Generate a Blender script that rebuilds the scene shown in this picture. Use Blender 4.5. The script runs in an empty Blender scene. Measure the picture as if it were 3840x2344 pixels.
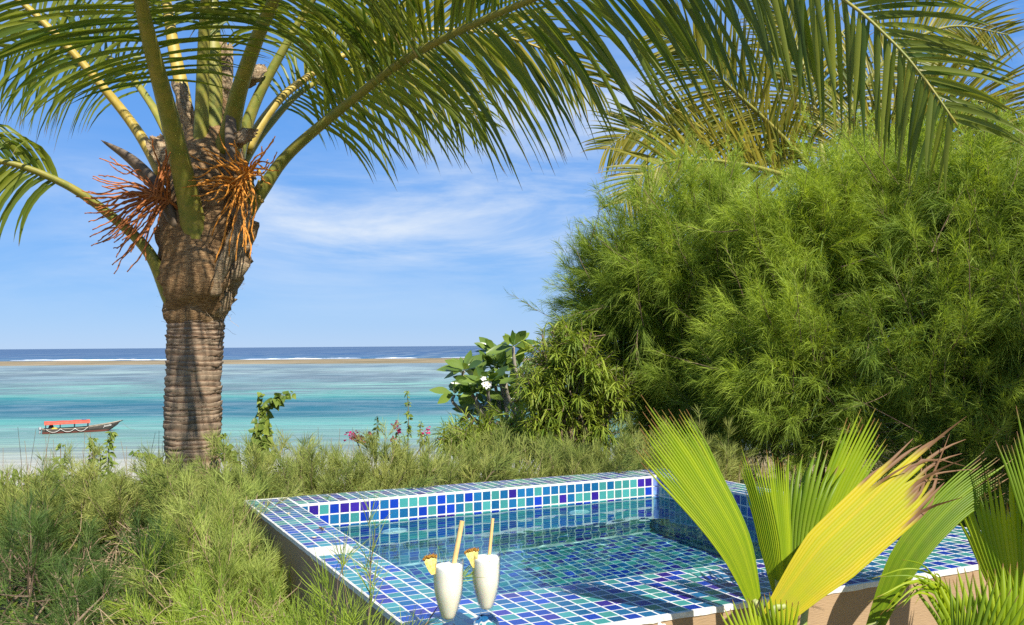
import bpy, math, random
import numpy as np
from mathutils import Vector, Matrix

# ------------------------------------------------------------------ camera, sky, sun
scene = bpy.context.scene
RIPPLE = 0.55
T = 0.05                                     # tile pitch of the pool mosaic, metres
CAM = np.array([-0.856, -4.473, 0.741])      # metres; z = 0 is the top of the pool coping, x/y run along the pool
YAW, PITCH, ROLL, FPX = 0.4547, 0.0347, 0.0074, 3547.6
_f = np.array([math.sin(YAW)*math.cos(PITCH), math.cos(YAW)*math.cos(PITCH), math.sin(PITCH)])
_r = np.array([math.cos(YAW), -math.sin(YAW), 0.0])
_u = np.cross(_r, _f)
_r, _u = math.cos(ROLL)*_r - math.sin(ROLL)*_u, math.sin(ROLL)*_r + math.cos(ROLL)*_u
cd = bpy.data.cameras.new('camera'); cam = bpy.data.objects.new('camera', cd)
scene.collection.objects.link(cam); scene.camera = cam
cd.sensor_fit = 'HORIZONTAL'; cd.sensor_width = 36.0; cd.lens = FPX/3840*36
cd.clip_start = 0.05; cd.clip_end = 60000
cam.matrix_world = Matrix(((_r[0], _u[0], -_f[0], CAM[0]), (_r[1], _u[1], -_f[1], CAM[1]),
                           (_r[2], _u[2], -_f[2], CAM[2]), (0, 0, 0, 1)))

SUN_EL = math.radians(43)
SUN_H = np.array([0.06, -1.0]); SUN_H = SUN_H/np.linalg.norm(SUN_H)      # horizontal direction towards the sun
SUN = np.array([SUN_H[0]*math.cos(SUN_EL), SUN_H[1]*math.cos(SUN_EL), math.sin(SUN_EL)])
sl = bpy.data.lights.new('sun', 'SUN'); sl.energy = 5.0; sl.angle = math.radians(0.53); sl.color = (1.0, 0.94, 0.84)
so = bpy.data.objects.new('sun', sl); scene.collection.objects.link(so)
so.rotation_euler = Vector(SUN).to_track_quat('Z', 'Y').to_euler()
so.location = (3, -8, 9)
sl.cycles.is_caustics_light = True

world = bpy.data.worlds.new('World'); scene.world = world; world.use_nodes = True
nt = world.node_tree; nt.nodes.clear()
def N(nt, kind, **kw):
    n = nt.nodes.new(kind)
    for k, v in kw.items():
        if k.startswith('i_'):
            key = k[2:]
            key = int(key) if key.isdigit() else key.replace('_', ' ')
            n.inputs[key].default_value = v
        else:
            setattr(n, k, v)
    return n
def L(nt, a, b): nt.links.new(a, b)
def M2(nt, op, a, b=None, c=None, clamp=False):
    n = nt.nodes.new('ShaderNodeMath'); n.operation = op; n.use_clamp = clamp
    for i, v in enumerate((a, b, c)):
        if v is None: continue
        if isinstance(v, (int, float)): n.inputs[i].default_value = v
        else: nt.links.new(v, n.inputs[i])
    return n.outputs[0]
def MIX(nt, fac, a, b, blend='MIX'):
    n = nt.nodes.new('ShaderNodeMix'); n.data_type = 'RGBA'; n.blend_type = blend
    for sock, v in ((n.inputs[0], fac), (n.inputs[6], a), (n.inputs[7], b)):
        if isinstance(v, (int, float)): sock.default_value = v
        elif isinstance(v, (tuple, list)): sock.default_value = (*v[:3], 1)
        else: nt.links.new(v, sock)
    return n.outputs[2]
def RAMP(nt, fac, stops, interp='LINEAR'):
    n = nt.nodes.new('ShaderNodeValToRGB'); cr = n.color_ramp; cr.interpolation = interp
    while len(cr.elements) < len(stops): cr.elements.new(0.5)
    for e, (p, c) in zip(cr.elements, stops):
        e.position = p; e.color = (*c, 1) if isinstance(c, (tuple, list)) else (c, c, c, 1)
    if fac is not None: nt.links.new(fac, n.inputs[0])
    return n.outputs[0]

SKY_STRENGTH = 0.12
sky = N(nt, 'ShaderNodeTexSky', sky_type='NISHITA', sun_disc=False)
sky.sun_elevation = SUN_EL; sky.sun_rotation = math.atan2(SUN_H[0], SUN_H[1])
sky.air_density = 1.0; sky.dust_density = 0.0; sky.ozone_density = 6.0; sky.altitude = 10
# thin high cloud, laid on the dome by direction
tc = N(nt, 'ShaderNodeTexCoord'); sep = N(nt, 'ShaderNodeSeparateXYZ'); L(nt, tc.outputs['Generated'], sep.inputs[0])
mp = N(nt, 'ShaderNodeMapping'); L(nt, tc.outputs['Generated'], mp.inputs[0])
mp.inputs['Rotation'].default_value = (0, 0, YAW); mp.inputs['Scale'].default_value = (2.2, 2.2, 9.0)
mp.inputs['Location'].default_value = (0.35, 0.0, 0.55)
n1 = N(nt, 'ShaderNodeTexNoise', i_Scale=1.6, i_Detail=7.0, i_Roughness=0.62, i_Distortion=0.5); L(nt, mp.outputs[0], n1.inputs[0])
n2 = N(nt, 'ShaderNodeTexNoise', i_Scale=0.55, i_Detail=2.0); L(nt, mp.outputs[0], n2.inputs[0])
cl = M2(nt, 'MULTIPLY', RAMP(nt, n1.outputs[0], [(0.42, 0.0), (0.72, 1.0)]), RAMP(nt, n2.outputs[0], [(0.40, 0.0), (0.62, 1.0)]))
fade = RAMP(nt, sep.outputs[2], [(0.02, 0.0), (0.10, 1.0)])
def DOT(v):
    n = nt.nodes.new('ShaderNodeVectorMath'); n.operation = 'DOT_PRODUCT'; nt.links.new(tc.outputs['Generated'], n.inputs[0]); n.inputs[1].default_value = v; return n.outputs['Value']
azi = M2(nt, 'DIVIDE', DOT(tuple(_r)), M2(nt, 'MAXIMUM', DOT(tuple(_f)), 0.05))
def bank(a0, wa, e0, we, gain):       # a bank of cloud at a compass bearing and height in the sky
    qa = M2(nt, 'POWER', M2(nt, 'ABSOLUTE', M2(nt, 'DIVIDE', M2(nt, 'SUBTRACT', azi, a0), wa)), 2.0); qe = M2(nt, 'POWER', M2(nt, 'ABSOLUTE', M2(nt, 'DIVIDE', M2(nt, 'SUBTRACT', sep.outputs[2], e0), we)), 2.0)
    return M2(nt, 'MULTIPLY', M2(nt, 'SUBTRACT', 1.0, M2(nt, 'ADD', qa, qe), clamp=True), gain)
banks = M2(nt, 'ADD', bank(-0.05, 0.30, 0.132, 0.055, 0.85), M2(nt, 'ADD', bank(0.02, 0.20, 0.23, 0.06, 0.8), bank(-0.5, 0.5, 0.16, 0.03, 0.35)))
puff = M2(nt, 'MULTIPLY', banks, RAMP(nt, n1.outputs[0], [(0.34, 0.0), (0.62, 1.0)]))
cl = M2(nt, 'ADD', M2(nt, 'MULTIPLY', M2(nt, 'MULTIPLY', cl, fade), 0.5), M2(nt, 'MULTIPLY', puff, 0.75), clamp=True)
hsv = N(nt, 'ShaderNodeHueSaturation', i_Saturation=1.15, i_Value=1.0); L(nt, sky.outputs[0], hsv.inputs['Color'])
grad = RAMP(nt, sep.outputs[2], [(0.0, (1.45, 2.5, 4.25)), (0.08, (0.95, 2.05, 4.2)), (0.22, (0.68, 1.75, 4.1)), (0.5, (0.6, 1.6, 3.8)), (1.0, (0.45, 1.3, 3.3))])
col = MIX(nt, cl, MIX(nt, 0.88, hsv.outputs[0], grad), (4.3, 4.6, 4.9))
bg = N(nt, 'ShaderNodeBackground', i_Strength=SKY_STRENGTH); L(nt, col, bg.inputs[0])
wo = N(nt, 'ShaderNodeOutputWorld'); L(nt, bg.outputs[0], wo.inputs[0])

vs = scene.view_settings
vs.view_transform = 'Standard'; vs.look = 'None'; vs.gamma = 1.0; vs.use_curve_mapping = False
vs.exposure = 0.75
scene.render.engine = 'CYCLES'
cy = scene.cycles
cy.max_bounces = 10; cy.diffuse_bounces = 4; cy.glossy_bounces = 4; cy.transmission_bounces = 8; cy.transparent_max_bounces = 16
cy.caustics_reflective = False; cy.caustics_refractive = True
cy.sample_clamp_indirect = 4.0; cy.blur_glossy = 0.0
cy.use_denoising = False
try:
    cy.denoiser = 'OPENIMAGEDENOISE'; cy.denoising_input_passes = 'RGB_ALBEDO_NORMAL'; cy.denoising_prefilter = 'ACCURATE'
except Exception: pass

# ------------------------------------------------------------------ helpers
def at(px, py, depth):
    """point seen at photo pixel (3840 wide) at a given distance along the view axis"""
    return CAM + depth*(_f + _r*((px-1920)/FPX) - _u*((py-1172)/FPX))
def on_z(px, py, z):
    d = _f + _r*((px-1920)/FPX) - _u*((py-1172)/FPX)
    return CAM + d*((z-CAM[2])/d[2])
def nrm(v):
    v = np.asarray(v, float); return v/np.maximum(np.linalg.norm(v, axis=-1, keepdims=True), 1e-9)
def srgb(r, g, b, k=1.0):
    f = lambda c: ((c/255+0.055)/1.055)**2.4 if c > 10 else c/255/12.92
    return (f(r)*k, f(g)*k, f(b)*k)
col0 = scene.collection
WOFF = {}
def mesh_np(name, V, quads=None, tris=None, attr=None, smooth=True, midx=None):
    V = np.ascontiguousarray(V, np.float32); me = bpy.data.meshes.new(name)
    q = np.zeros((0, 4), np.int32) if quads is None else np.asarray(quads, np.int32).reshape(-1, 4)
    t = np.zeros((0, 3), np.int32) if tris is None else np.asarray(tris, np.int32).reshape(-1, 3)
    me.vertices.add(len(V)); me.vertices.foreach_set('co', V.ravel())
    me.loops.add(q.size+t.size); me.loops.foreach_set('vertex_index', np.concatenate([q.ravel(), t.ravel()]))
    me.polygons.add(len(q)+len(t))
    st = np.concatenate([np.arange(len(q))*4, q.size+np.arange(len(t))*3]).astype(np.int32)
    me.polygons.foreach_set('loop_start', st)
    me.polygons.foreach_set('use_smooth', np.full(len(st), smooth))
    if midx is not None: me.polygons.foreach_set('material_index', np.asarray(midx, np.int32))
    if attr is not None:
        a = me.attributes.new('col', 'FLOAT_COLOR', 'POINT')
        c = np.ones((len(V), 4), np.float32); c[:, :attr.shape[1]] = attr
        a.data.foreach_set('color', c.ravel())
    me.update(calc_edges=True); me.validate()
    return me
class MB:
    """collects vertices and faces (world coordinates) for one mesh object"""
    def __init__(s): s.V = []; s.Q = []; s.T = []; s.A = []; s.mq = []; s.mt = []; s.n = 0
    def add(s, V, quads=None, tris=None, attr=None, mi=0):
        V = np.asarray(V, float).reshape(-1, 3); s.V.append(V)
        a = np.zeros((len(V), 3)) if attr is None else np.broadcast_to(np.asarray(attr, float), (len(V), 3))
        s.A.append(a)
        if quads is not None and len(quads):
            s.Q.append(np.asarray(quads, np.int64).reshape(-1, 4)+s.n); s.mq.append(np.full(len(s.Q[-1]), mi))
        if tris is not None and len(tris):
            s.T.append(np.asarray(tris, np.int64).reshape(-1, 3)+s.n); s.mt.append(np.full(len(s.T[-1]), mi))
        s.n += len(V)
    def box(s, lo, hi, attr=None, mi=0):
        x0, y0, z0 = lo; x1, y1, z1 = hi
        V = [(x0,y0,z0),(x1,y0,z0),(x1,y1,z0),(x0,y1,z0),(x0,y0,z1),(x1,y0,z1),(x1,y1,z1),(x0,y1,z1)]
        s.add(V, [(0,3,2,1),(4,5,6,7),(0,1,5,4),(1,2,6,5),(2,3,7,6),(3,0,4,7)], attr=attr, mi=mi)
    def tube(s, P, R, sides=8, attr=None, caps=True, mi=0, flat=None, updir=None):
        P = np.asarray(P, float); n = len(P); R = np.broadcast_to(np.asarray(R, float), (n,))
        tg = nrm(np.gradient(P, axis=0))
        up = np.array([0, 0, 1.0]) if updir is None else np.asarray(updir, float)
        if abs(tg[0] @ up) > 0.95: up = np.array([0, 1.0, 0])
        a = nrm(np.cross(up, tg[0])); A_ = []
        for i in range(n):
            a = nrm(a - (a @ tg[i])*tg[i]); A_.append(a)
        A_ = np.array(A_); B_ = np.cross(tg, A_)
        th = np.arange(sides)/sides*2*np.pi
        fl = 1.0 if flat is None else flat
        ring = A_[:, None]*np.cos(th)[None, :, None] + B_[:, None]*np.sin(th)[None, :, None]*fl
        V = P[:, None]+ring*R[:, None, None]
        i, j = np.meshgrid(np.arange(n-1), np.arange(sides), indexing='ij'); k = (j+1) % sides
        Q = np.stack([i*sides+j, i*sides+k, (i+1)*sides+k, (i+1)*sides+j], -1).reshape(-1, 4)
        tr = []
        if caps:
            tr = [(0, b+1, b) for b in range(1, sides-1)] + [((n-1)*sides, (n-1)*sides+b, (n-1)*sides+b+1) for b in range(1, sides-1)]
        at_ = attr
        if attr is not None and np.ndim(attr) == 2: at_ = np.repeat(np.asarray(attr), sides, axis=0)
        s.add(V.reshape(-1, 3), Q, tr, at_, mi)
    def lathe(s, prof, origin, sides=32, mi=0, closed=False):
        prof = np.asarray(prof, float); n = len(prof); th = np.arange(sides)/sides*2*np.pi
        V = np.stack([prof[:, None, 0]*np.cos(th), prof[:, None, 0]*np.sin(th), np.broadcast_to(prof[:, None, 1], (n, sides))], -1)+np.asarray(origin)
        m = n if closed else n-1
        i, j = np.meshgrid(np.arange(m), np.arange(sides), indexing='ij'); k = (j+1) % sides; i2 = (i+1) % n
        s.add(V.reshape(-1, 3), np.stack([i*sides+j, i*sides+k, i2*sides+k, i2*sides+j], -1).reshape(-1, 4), mi=mi)
    def strips(s, P, S, attr=None, mi=0, fold=None):
        """n ribbons: centre lines P (n,k,3), half-width vectors S (n,k,3); fold (n,k,3) lifts a mid rib"""
        n, k, _ = P.shape
        rows = [P-S, P+S] if fold is None else [P-S, P+fold, P+S]
        w = len(rows); V = np.stack(rows, 2).reshape(-1, 3)
        i, j, c = np.meshgrid(np.arange(n), np.arange(k-1), np.arange(w-1), indexing='ij')
        b = (i*k+j)*w+c
        Q = np.stack([b, b+1, b+w+1, b+w], -1).reshape(-1, 4)
        a = None
        if attr is not None:
            a = np.broadcast_to(np.asarray(attr, float), (n, k, 3))
            a = np.repeat(a[:, :, None, :], w, 2).reshape(-1, 3)
        s.add(V, Q, attr=a, mi=mi)
    def mesh(s, name, off=(0, 0, 0), smooth=True):
        V = np.concatenate(s.V)-np.asarray(off); A = np.concatenate(s.A)
        return mesh_np(name, V, np.concatenate(s.Q) if s.Q else None, np.concatenate(s.T) if s.T else None, A, smooth,
                       np.concatenate(s.mq+s.mt) if (s.mq or s.mt) else None)
    def obj(s, name, mats, parent=None, smooth=True, **props):
        off = WOFF[parent.name] if parent is not None else (0, 0, 0)
        me = s.mesh(name, off, smooth)
        return link(name, me, mats, parent, **props)
def link(name, me, mats=None, parent=None, loc=(0, 0, 0), **props):
    if mats is not None and not me.materials:
        for m in (mats if isinstance(mats, (list, tuple)) else [mats]): me.materials.append(m)
    o = bpy.data.objects.new(name, me); col0.objects.link(o); o.location = loc
    if parent is not None: o.parent = parent; WOFF[o.name] = WOFF[parent.name]
    else: WOFF[o.name] = (0, 0, 0)
    for k, v in props.items(): o[k] = v
    return o
def thing(name, label, category, loc, group=None):
    o = bpy.data.objects.new(name, None); col0.objects.link(o); o.location = tuple(loc); o.empty_display_size = 0.1
    o['label'] = label; o['category'] = category
    if group: o['group'] = group
    WOFF[o.name] = tuple(loc)
    return o
def spline(C, n):
    """Catmull-Rom through control points, n samples"""
    C = np.asarray(C, float); m = len(C)
    P = np.vstack([2*C[0]-C[1], C, 2*C[-1]-C[-2]])
    t = np.linspace(0, m-1-1e-6, n); i = t.astype(int); f = (t-i)[:, None]
    p0, p1, p2, p3 = P[i], P[i+1], P[i+2], P[i+3]
    return 0.5*((2*p1)+(p2-p0)*f+(2*p0-5*p1+4*p2-p3)*f**2+(3*p1-p0-3*p2+p3)*f**3)

# ------------------------------------------------------------------ materials
def new_mat(name):
    m = bpy.data.materials.new(name); m.use_nodes = True; m.node_tree.nodes.clear(); return m, m.node_tree
def out(nt, sh, disp=None):
    o = N(nt, 'ShaderNodeOutputMaterial'); L(nt, sh, o.inputs[0])
def principled(nt, color, rough=0.6, spec=0.5, normal=None, **kw):
    p = N(nt, 'ShaderNodeBsdfPrincipled')
    for s_, v in ((p.inputs['Base Color'], color), (p.inputs['Roughness'], rough), (p.inputs['Specular IOR Level'], spec)):
        if isinstance(v, (int, float)): s_.default_value = v
        elif isinstance(v, (tuple, list)): s_.default_value = (*v[:3], 1)
        else: L(nt, v, s_)
    if normal is not None: L(nt, normal, p.inputs['Normal'])
    for k, v in kw.items(): p.inputs[k.replace('_', ' ')].default_value = v
    return p.outputs[0]
def noise(nt, scale, detail=3.0, rough=0.5, vec=None, dist=0.0):
    n = N(nt, 'ShaderNodeTexNoise', i_Scale=scale, i_Detail=detail, i_Roughness=rough, i_Distortion=dist)
    if vec is None:
        vec = N(nt, 'ShaderNodeTexCoord').outputs['Object']
    L(nt, vec, n.inputs[0]); return n.outputs[0]
def scaled(nt, s, rot=(0, 0, 0)):
    t = N(nt, 'ShaderNodeTexCoord'); m = N(nt, 'ShaderNodeMapping'); L(nt, t.outputs['Object'], m.inputs[0])
    m.inputs['Scale'].default_value = s; m.inputs['Rotation'].default_value = rot
    return m.outputs[0]
def bump(nt, h, strength=0.3, dist=0.01):
    b = N(nt, 'ShaderNodeBump', i_Strength=strength, i_Distance=dist); L(nt, h, b.inputs['Height']); return b.outputs[0]
def leaf_mat(name, ca, cb, tip=None, tip0=0.85, tip1=1.0, trans=0.35, rough=0.45, spec=0.4, tk=1.0, tcol=None, streak=0.0):
    """leaf: colour varies from leaf to leaf (col.r), brown towards the tip (col.g), light shines through"""
    m, nt = new_mat(name)
    a = N(nt, 'ShaderNodeAttribute', attribute_name='col'); sp = N(nt, 'ShaderNodeSeparateColor'); L(nt, a.outputs['Color'], sp.inputs[0])
    c = MIX(nt, sp.outputs[0], ca, cb)
    if streak:
        nz = noise(nt, 30.0, 4.0, 0.6)
        c = MIX(nt, M2(nt, 'MULTIPLY', RAMP(nt, nz, [(0.45, 0.0), (0.75, 1.0)]), streak), c, (0.30, 0.22, 0.07))
    if tip is not None:
        f = N(nt, 'ShaderNodeMapRange'); f.clamp = True
        L(nt, sp.outputs[1], f.inputs[0]); f.inputs[1].default_value = tip0; f.inputs[2].default_value = tip1
        c = MIX(nt, f.outputs[0], c, tip)
    p = principled(nt, c, rough, spec)
    t = N(nt, 'ShaderNodeBsdfTranslucent')
    L(nt, MIX(nt, 1.0, c, tcol or (1.25*tk, 1.2*tk, 0.55*tk), 'MULTIPLY'), t.inputs[0])
    mx = N(nt, 'ShaderNodeMixShader', i_0=trans); L(nt, p, mx.inputs[1]); L(nt, t.outputs[0], mx.inputs[2])
    out(nt, mx.outputs[0]); return m
def plain(name, c, rough=0.6, spec=0.4, var=None, vscale=20.0, bmp=0.0, **kw):
    m, nt = new_mat(name); cc = c; nrml = None
    nz = noise(nt, vscale, 5.0, 0.6)
    if var is not None: cc = MIX(nt, RAMP(nt, nz, [(0.35, 0.0), (0.65, 1.0)]), c, var)
    if bmp: nrml = bump(nt, nz, bmp, 0.01)
    out(nt, principled(nt, cc, rough, spec, nrml, **kw)); return m

# ------------------------------------------------------------------ terrain, sea, reef
GZ = -0.56                                    # garden level
SEA = CAM[2]-10.6
fw2 = np.array([math.sin(YAW), math.cos(YAW)]); rt2 = np.array([math.cos(YAW), -math.sin(YAW)])
def fwd_world(D, X, z):
    """point D metres ahead of and X metres to the right of the camera's foot"""
    return np.stack([CAM[0]+D*fw2[0]+X*rt2[0], CAM[1]+D*fw2[1]+X*rt2[1], np.broadcast_to(z, np.shape(D))], -1)
def terrain_z(D, X):
    D = np.asarray(D, float)
    edge = 8.0 + 1.2*np.sin(X*0.35) + np.clip(X*0.45, -0.5, 9)
    t = np.clip((D-edge)/30.0, 0, 1)
    z = GZ + (SEA+1.3-GZ)*(t*t*(3-2*t))
    t2 = np.clip((D-edge-30)/42.0, 0, 1)
    z = z + (-1.6)*t2
    return z + 0.03*np.sin(X*2.1+D*1.3)*np.sin(D*2.7-X)
def ground_z(x, y):
    d = np.array([x-CAM[0], y-CAM[1]]); return float(terrain_z(d @ fw2, d @ rt2))
Dg = np.concatenate([[-40, -20, -8, -4, -2, 0, 1], np.arange(1.6, 6.4, 0.075), np.linspace(6.6, 12, 28), np.linspace(12.6, 48, 40), np.linspace(50, 100, 14)])
Xg = np.concatenate([[-400, -160, -80, -45, -25, -16], np.linspace(-12, -2.2, 34), np.arange(-2.1, 3.0, 0.075), np.linspace(3.1, 12, 31), [16, 25, 45, 80, 160, 400]])
DD, XX = np.meshgrid(Dg, Xg, indexing='ij')
V = fwd_world(DD, XX, 0.0); V[..., 2] = terrain_z(DD, XX)
i, j = np.meshgrid(np.arange(len(Dg)-1), np.arange(len(Xg)-1), indexing='ij'); w = len(Xg)
Q = np.stack([i*w+j, i*w+j+1, (i+1)*w+j+1, (i+1)*w+j], -1).reshape(-1, 4)
Vf = V.reshape(-1, 3)                          # the basin is dug out of the ground
hole = (Vf[:, 0] > 0.19) & (Vf[:, 0] < 2.242) & (Vf[:, 1] > -1.907) & (Vf[:, 1] < 0.01)
Q = Q[~hole[Q].any(1)]
m, nt = new_mat('garden_soil')
nA = noise(nt, 1.7, 6.0, 0.65); nB = noise(nt, 38.0, 4.0, 0.7)
c = MIX(nt, RAMP(nt, nA, [(0.40, 0.0), (0.62, 1.0)]), (0.46, 0.37, 0.21), (0.20, 0.18, 0.07))
c = MIX(nt, RAMP(nt, nB, [(0.40, 0.0), (0.70, 0.8)]), c, (0.24, 0.17, 0.09))
geo = N(nt, 'ShaderNodeNewGeometry'); sx = N(nt, 'ShaderNodeSeparateXYZ'); L(nt, geo.outputs['Position'], sx.inputs[0])
sand = N(nt, 'ShaderNodeMapRange'); L(nt, sx.outputs[2], sand.inputs[0])
sand.inputs[1].default_value = SEA+2.2; sand.inputs[2].default_value = SEA+1.0
c = MIX(nt, sand.outputs[0], c, (0.62, 0.56, 0.44))
out(nt, principled(nt, c, 0.95, 0.1, bump(nt, nB, 0.6, 0.03)))
me = mesh_np('ground', V.reshape(-1, 3), Q); link('ground', me, m, kind='structure')

# the lagoon: one sheet to the horizon; the colour is the sand, weed and depth under the water
m, nt = new_mat('lagoon_water')
tco = N(nt, 'ShaderNodeTexCoord'); sp = N(nt, 'ShaderNodeSeparateXYZ'); L(nt, tco.outputs['Object'], sp.inputs[0])
def sea_noise(sx_, sy_, detail, rough=0.55):
    mpn = N(nt, 'ShaderNodeMapping'); L(nt, tco.outputs['Object'], mpn.inputs[0]); mpn.inputs['Scale'].default_value = (sx_, sy_, 1)
    return noise(nt, 1.0, detail, rough, mpn.outputs[0])
big = sea_noise(0.006, 0.02, 5.0, 0.6)
k = M2(nt, 'DIVIDE', 10.6*FPX, M2(nt, 'MAXIMUM', sp.outputs[1], 30.0))       # falls with distance from the shore
k = M2(nt, 'MULTIPLY', k, M2(nt, 'ADD', 0.82, M2(nt, 'MULTIPLY', big, 0.36)))
SR = 500.0
def bed_noise(sx_, sk_, detail, rough):      # patches that lengthen along the shore
    cb = N(nt, 'ShaderNodeCombineXYZ'); L(nt, M2(nt, 'MULTIPLY', sp.outputs[0], sx_), cb.inputs[0]); L(nt, M2(nt, 'MULTIPLY', k, sk_), cb.inputs[1])
    return noise(nt, 1.0, detail, rough, cb.outputs[0], 0.4)
mid = bed_noise(0.022, 0.085, 7.0, 0.68); fine = bed_noise(0.05, 0.22, 6.0, 0.7)
stops = [(0, srgb(44, 88, 150)), (30, srgb(48, 98, 160)), (42, srgb(60, 120, 175)), (52, srgb(120, 150, 140)), (62, srgb(165, 185, 180)), (72, srgb(150, 182, 198)), (92, srgb(182, 216, 214)),
         (106, srgb(150, 184, 196)), (122, srgb(140, 180, 190)), (138, srgb(150, 218, 206)), (160, srgb(128, 182, 182)), (176, srgb(118, 206, 194)),
         (192, srgb(52, 156, 162)), (214, srgb(40, 120, 146)), (246, srgb(52, 132, 152)), (264, srgb(98, 188, 186)), (300, srgb(132, 210, 198)),
         (340, srgb(150, 206, 190)), (380, srgb(176, 206, 188)), (420, srgb(214, 220, 204)), (470, srgb(232, 228, 214))]
base = RAMP(nt, M2(nt, 'DIVIDE', k, SR), [(p_/SR, (c_[0]*0.64, c_[1]*0.58, c_[2]*0.50)) for p_, c_ in stops])
weed = M2(nt, 'MULTIPLY', RAMP(nt, mid, [(0.42, 0.0), (0.54, 1.0)]), RAMP(nt, M2(nt, 'DIVIDE', k, SR), [(0.13, 0.3), (0.16, 0.8), (0.34, 0.8), (0.37, 0.15), (0.54, 0.2), (0.60, 0.5), (0.80, 0.6), (0.9, 0.1)]))
base = MIX(nt, weed, base, tuple(v*0.46 for v in srgb(128, 146, 150)))
w1 = sea_noise(0.5, 1.6, 5.0, 0.7)
base = MIX(nt, M2(nt, 'MULTIPLY', RAMP(nt, fine, [(0.44, 0.0), (0.62, 1.0)]), 0.38), base, MIX(nt, 0.6, base, (0.46, 0.52, 0.50)))
base = MIX(nt, M2(nt, 'MULTIPLY', RAMP(nt, w1, [(0.42, 0.0), (0.70, 1.0)]), 0.22), base, MIX(nt, 0.5, base, (0.02, 0.10, 0.16)))
out(nt, principled(nt, base, 0.40, 0.07, bump(nt, w1, 0.5, 0.25)))
Xs = np.array([-30000, -6000, -1500, -400, 0, 400, 1500, 6000, 30000]); Ds = np.array([60, 90, 160, 300, 700, 2000, 8000, 40000.])
DD, XX = np.meshgrid(Ds, Xs, indexing='ij')
V = np.stack([XX, DD, np.zeros_like(XX)], -1).reshape(-1, 3); w = len(Xs)
i, j = np.meshgrid(np.arange(len(Ds)-1), np.arange(w-1), indexing='ij')
Q = np.stack([i*w+j, i*w+j+1, (i+1)*w+j+1, (i+1)*w+j], -1).reshape(-1, 4)
o = link('sea', mesh_np('sea', V, Q), m, kind='structure')
o.location = (CAM[0], CAM[1], SEA); o.rotation_euler = (0, 0, -YAW)
# exposed reef flat at low tide
rng = np.random.RandomState(3)
n = 260; X = np.linspace(-1500, 1500, n)
def wob(X, a, s, seed):
    r = np.random.RandomState(seed); v = np.zeros_like(X)
    for q in range(6): v += a/(q+1)*np.sin(X/(s/(q+1.0))+r.rand()*6.28)
    return v
d0 = 590+wob(X, 9, 160, 1); d1 = 800+wob(X, 14, 220, 2)
rows = []
for s_, h in ((0, 0.02), (0.12, 0.3), (0.5, 0.42), (0.88, 0.3), (1, 0.02)):
    rows.append(fwd_world(d0+(d1-d0)*s_, X, SEA+h+0.05*rng.rand(n)*(h > 0.1)))
V = np.stack(rows, 0).reshape(-1, 3)
i, j = np.meshgrid(np.arange(4), np.arange(n-1), indexing='ij'); Q = np.stack([i*n+j, i*n+j+1, (i+1)*n+j+1, (i+1)*n+j], -1).reshape(-1, 4)
m, nt = new_mat('reef_rock')
nz = noise(nt, 0.02, 6.0, 0.7, scaled(nt, (1, 3.0, 1), (0, 0, YAW)))
out(nt, principled(nt, RAMP(nt, nz, [(0.35, (0.13, 0.11, 0.06)), (0.55, (0.30, 0.23, 0.13)), (0.70, (0.42, 0.34, 0.22))]), 0.9, 0.1))
link('reef', mesh_np('reef', V, Q), m, kind='structure')
# surf breaking on the outer edge of the reef
mb = MB()
for b in range(46):
    x0 = rng.uniform(-620, 640); ln = rng.uniform(8, 60); D = 815+rng.uniform(0, 60)+wob(np.array([x0]), 14, 220, 2)[0]
    n = 14; xs = x0+np.linspace(0, ln, n); prof = np.sin(np.linspace(0, np.pi, n))**0.6*rng.uniform(0.25, 0.95)*(0.4+0.6*rng.rand(n))
    dd = D+np.cumsum(rng.uniform(-0.8, 0.8, n))
    V = np.concatenate([fwd_world(dd-1.8, xs, SEA+0.01), fwd_world(dd, xs, SEA+0.02+prof), fwd_world(dd+3, xs, SEA+0.01)])
    Q = [(r_*n+a, r_*n+a+1, (r_+1)*n+a+1, (r_+1)*n+a) for r_ in range(2) for a in range(n-1)]
    mb.add(V, Q)
mb.obj('surf', plain('foam', (0.85, 0.87, 0.88), 0.8, 0.2), kind='stuff', label='white surf breaking along the outer edge of the reef', category='surf')

# ------------------------------------------------------------------ plunge pool
XI0, XI1 = 0.20, 2.232                        # inner walls
YI1, YI0 = 0.0, -1.8975                       # far and near inner walls
XO0, XO1, YO1, YO0 = 0.0, 2.445, 0.246, -2.297
WATER, FLOOR = -0.118, -1.02
pool = thing('plunge_pool', 'raised plunge pool lined with blue, turquoise and violet mosaic tiles', 'pool', (1.2, -1.0, GZ))
m_grout, nt = new_mat('white_grout')
nz = noise(nt, 60.0, 4.0, 0.6)
out(nt, principled(nt, MIX(nt, RAMP(nt, nz, [(0.4, 0.0), (0.75, 1.0)]), (0.66, 0.65, 0.60), (0.46, 0.44, 0.38)), 0.8, 0.2))
m_wall, nt = new_mat('wall_render')
n1 = noise(nt, 3.0, 5.0, 0.6); n2_ = noise(nt, 1.0, 3.0, 0.6, scaled(nt, (40, 40, 260)))
c = MIX(nt, RAMP(nt, n1, [(0.35, 0.0), (0.7, 1.0)]), (0.36, 0.245, 0.14), (0.27, 0.185, 0.105))
c = MIX(nt, M2(nt, 'MULTIPLY', n2_, 0.5), c, (0.36, 0.25, 0.15))
out(nt, principled(nt, c, 0.92, 0.15, bump(nt, n2_, 0.5, 0.004)))
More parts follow.
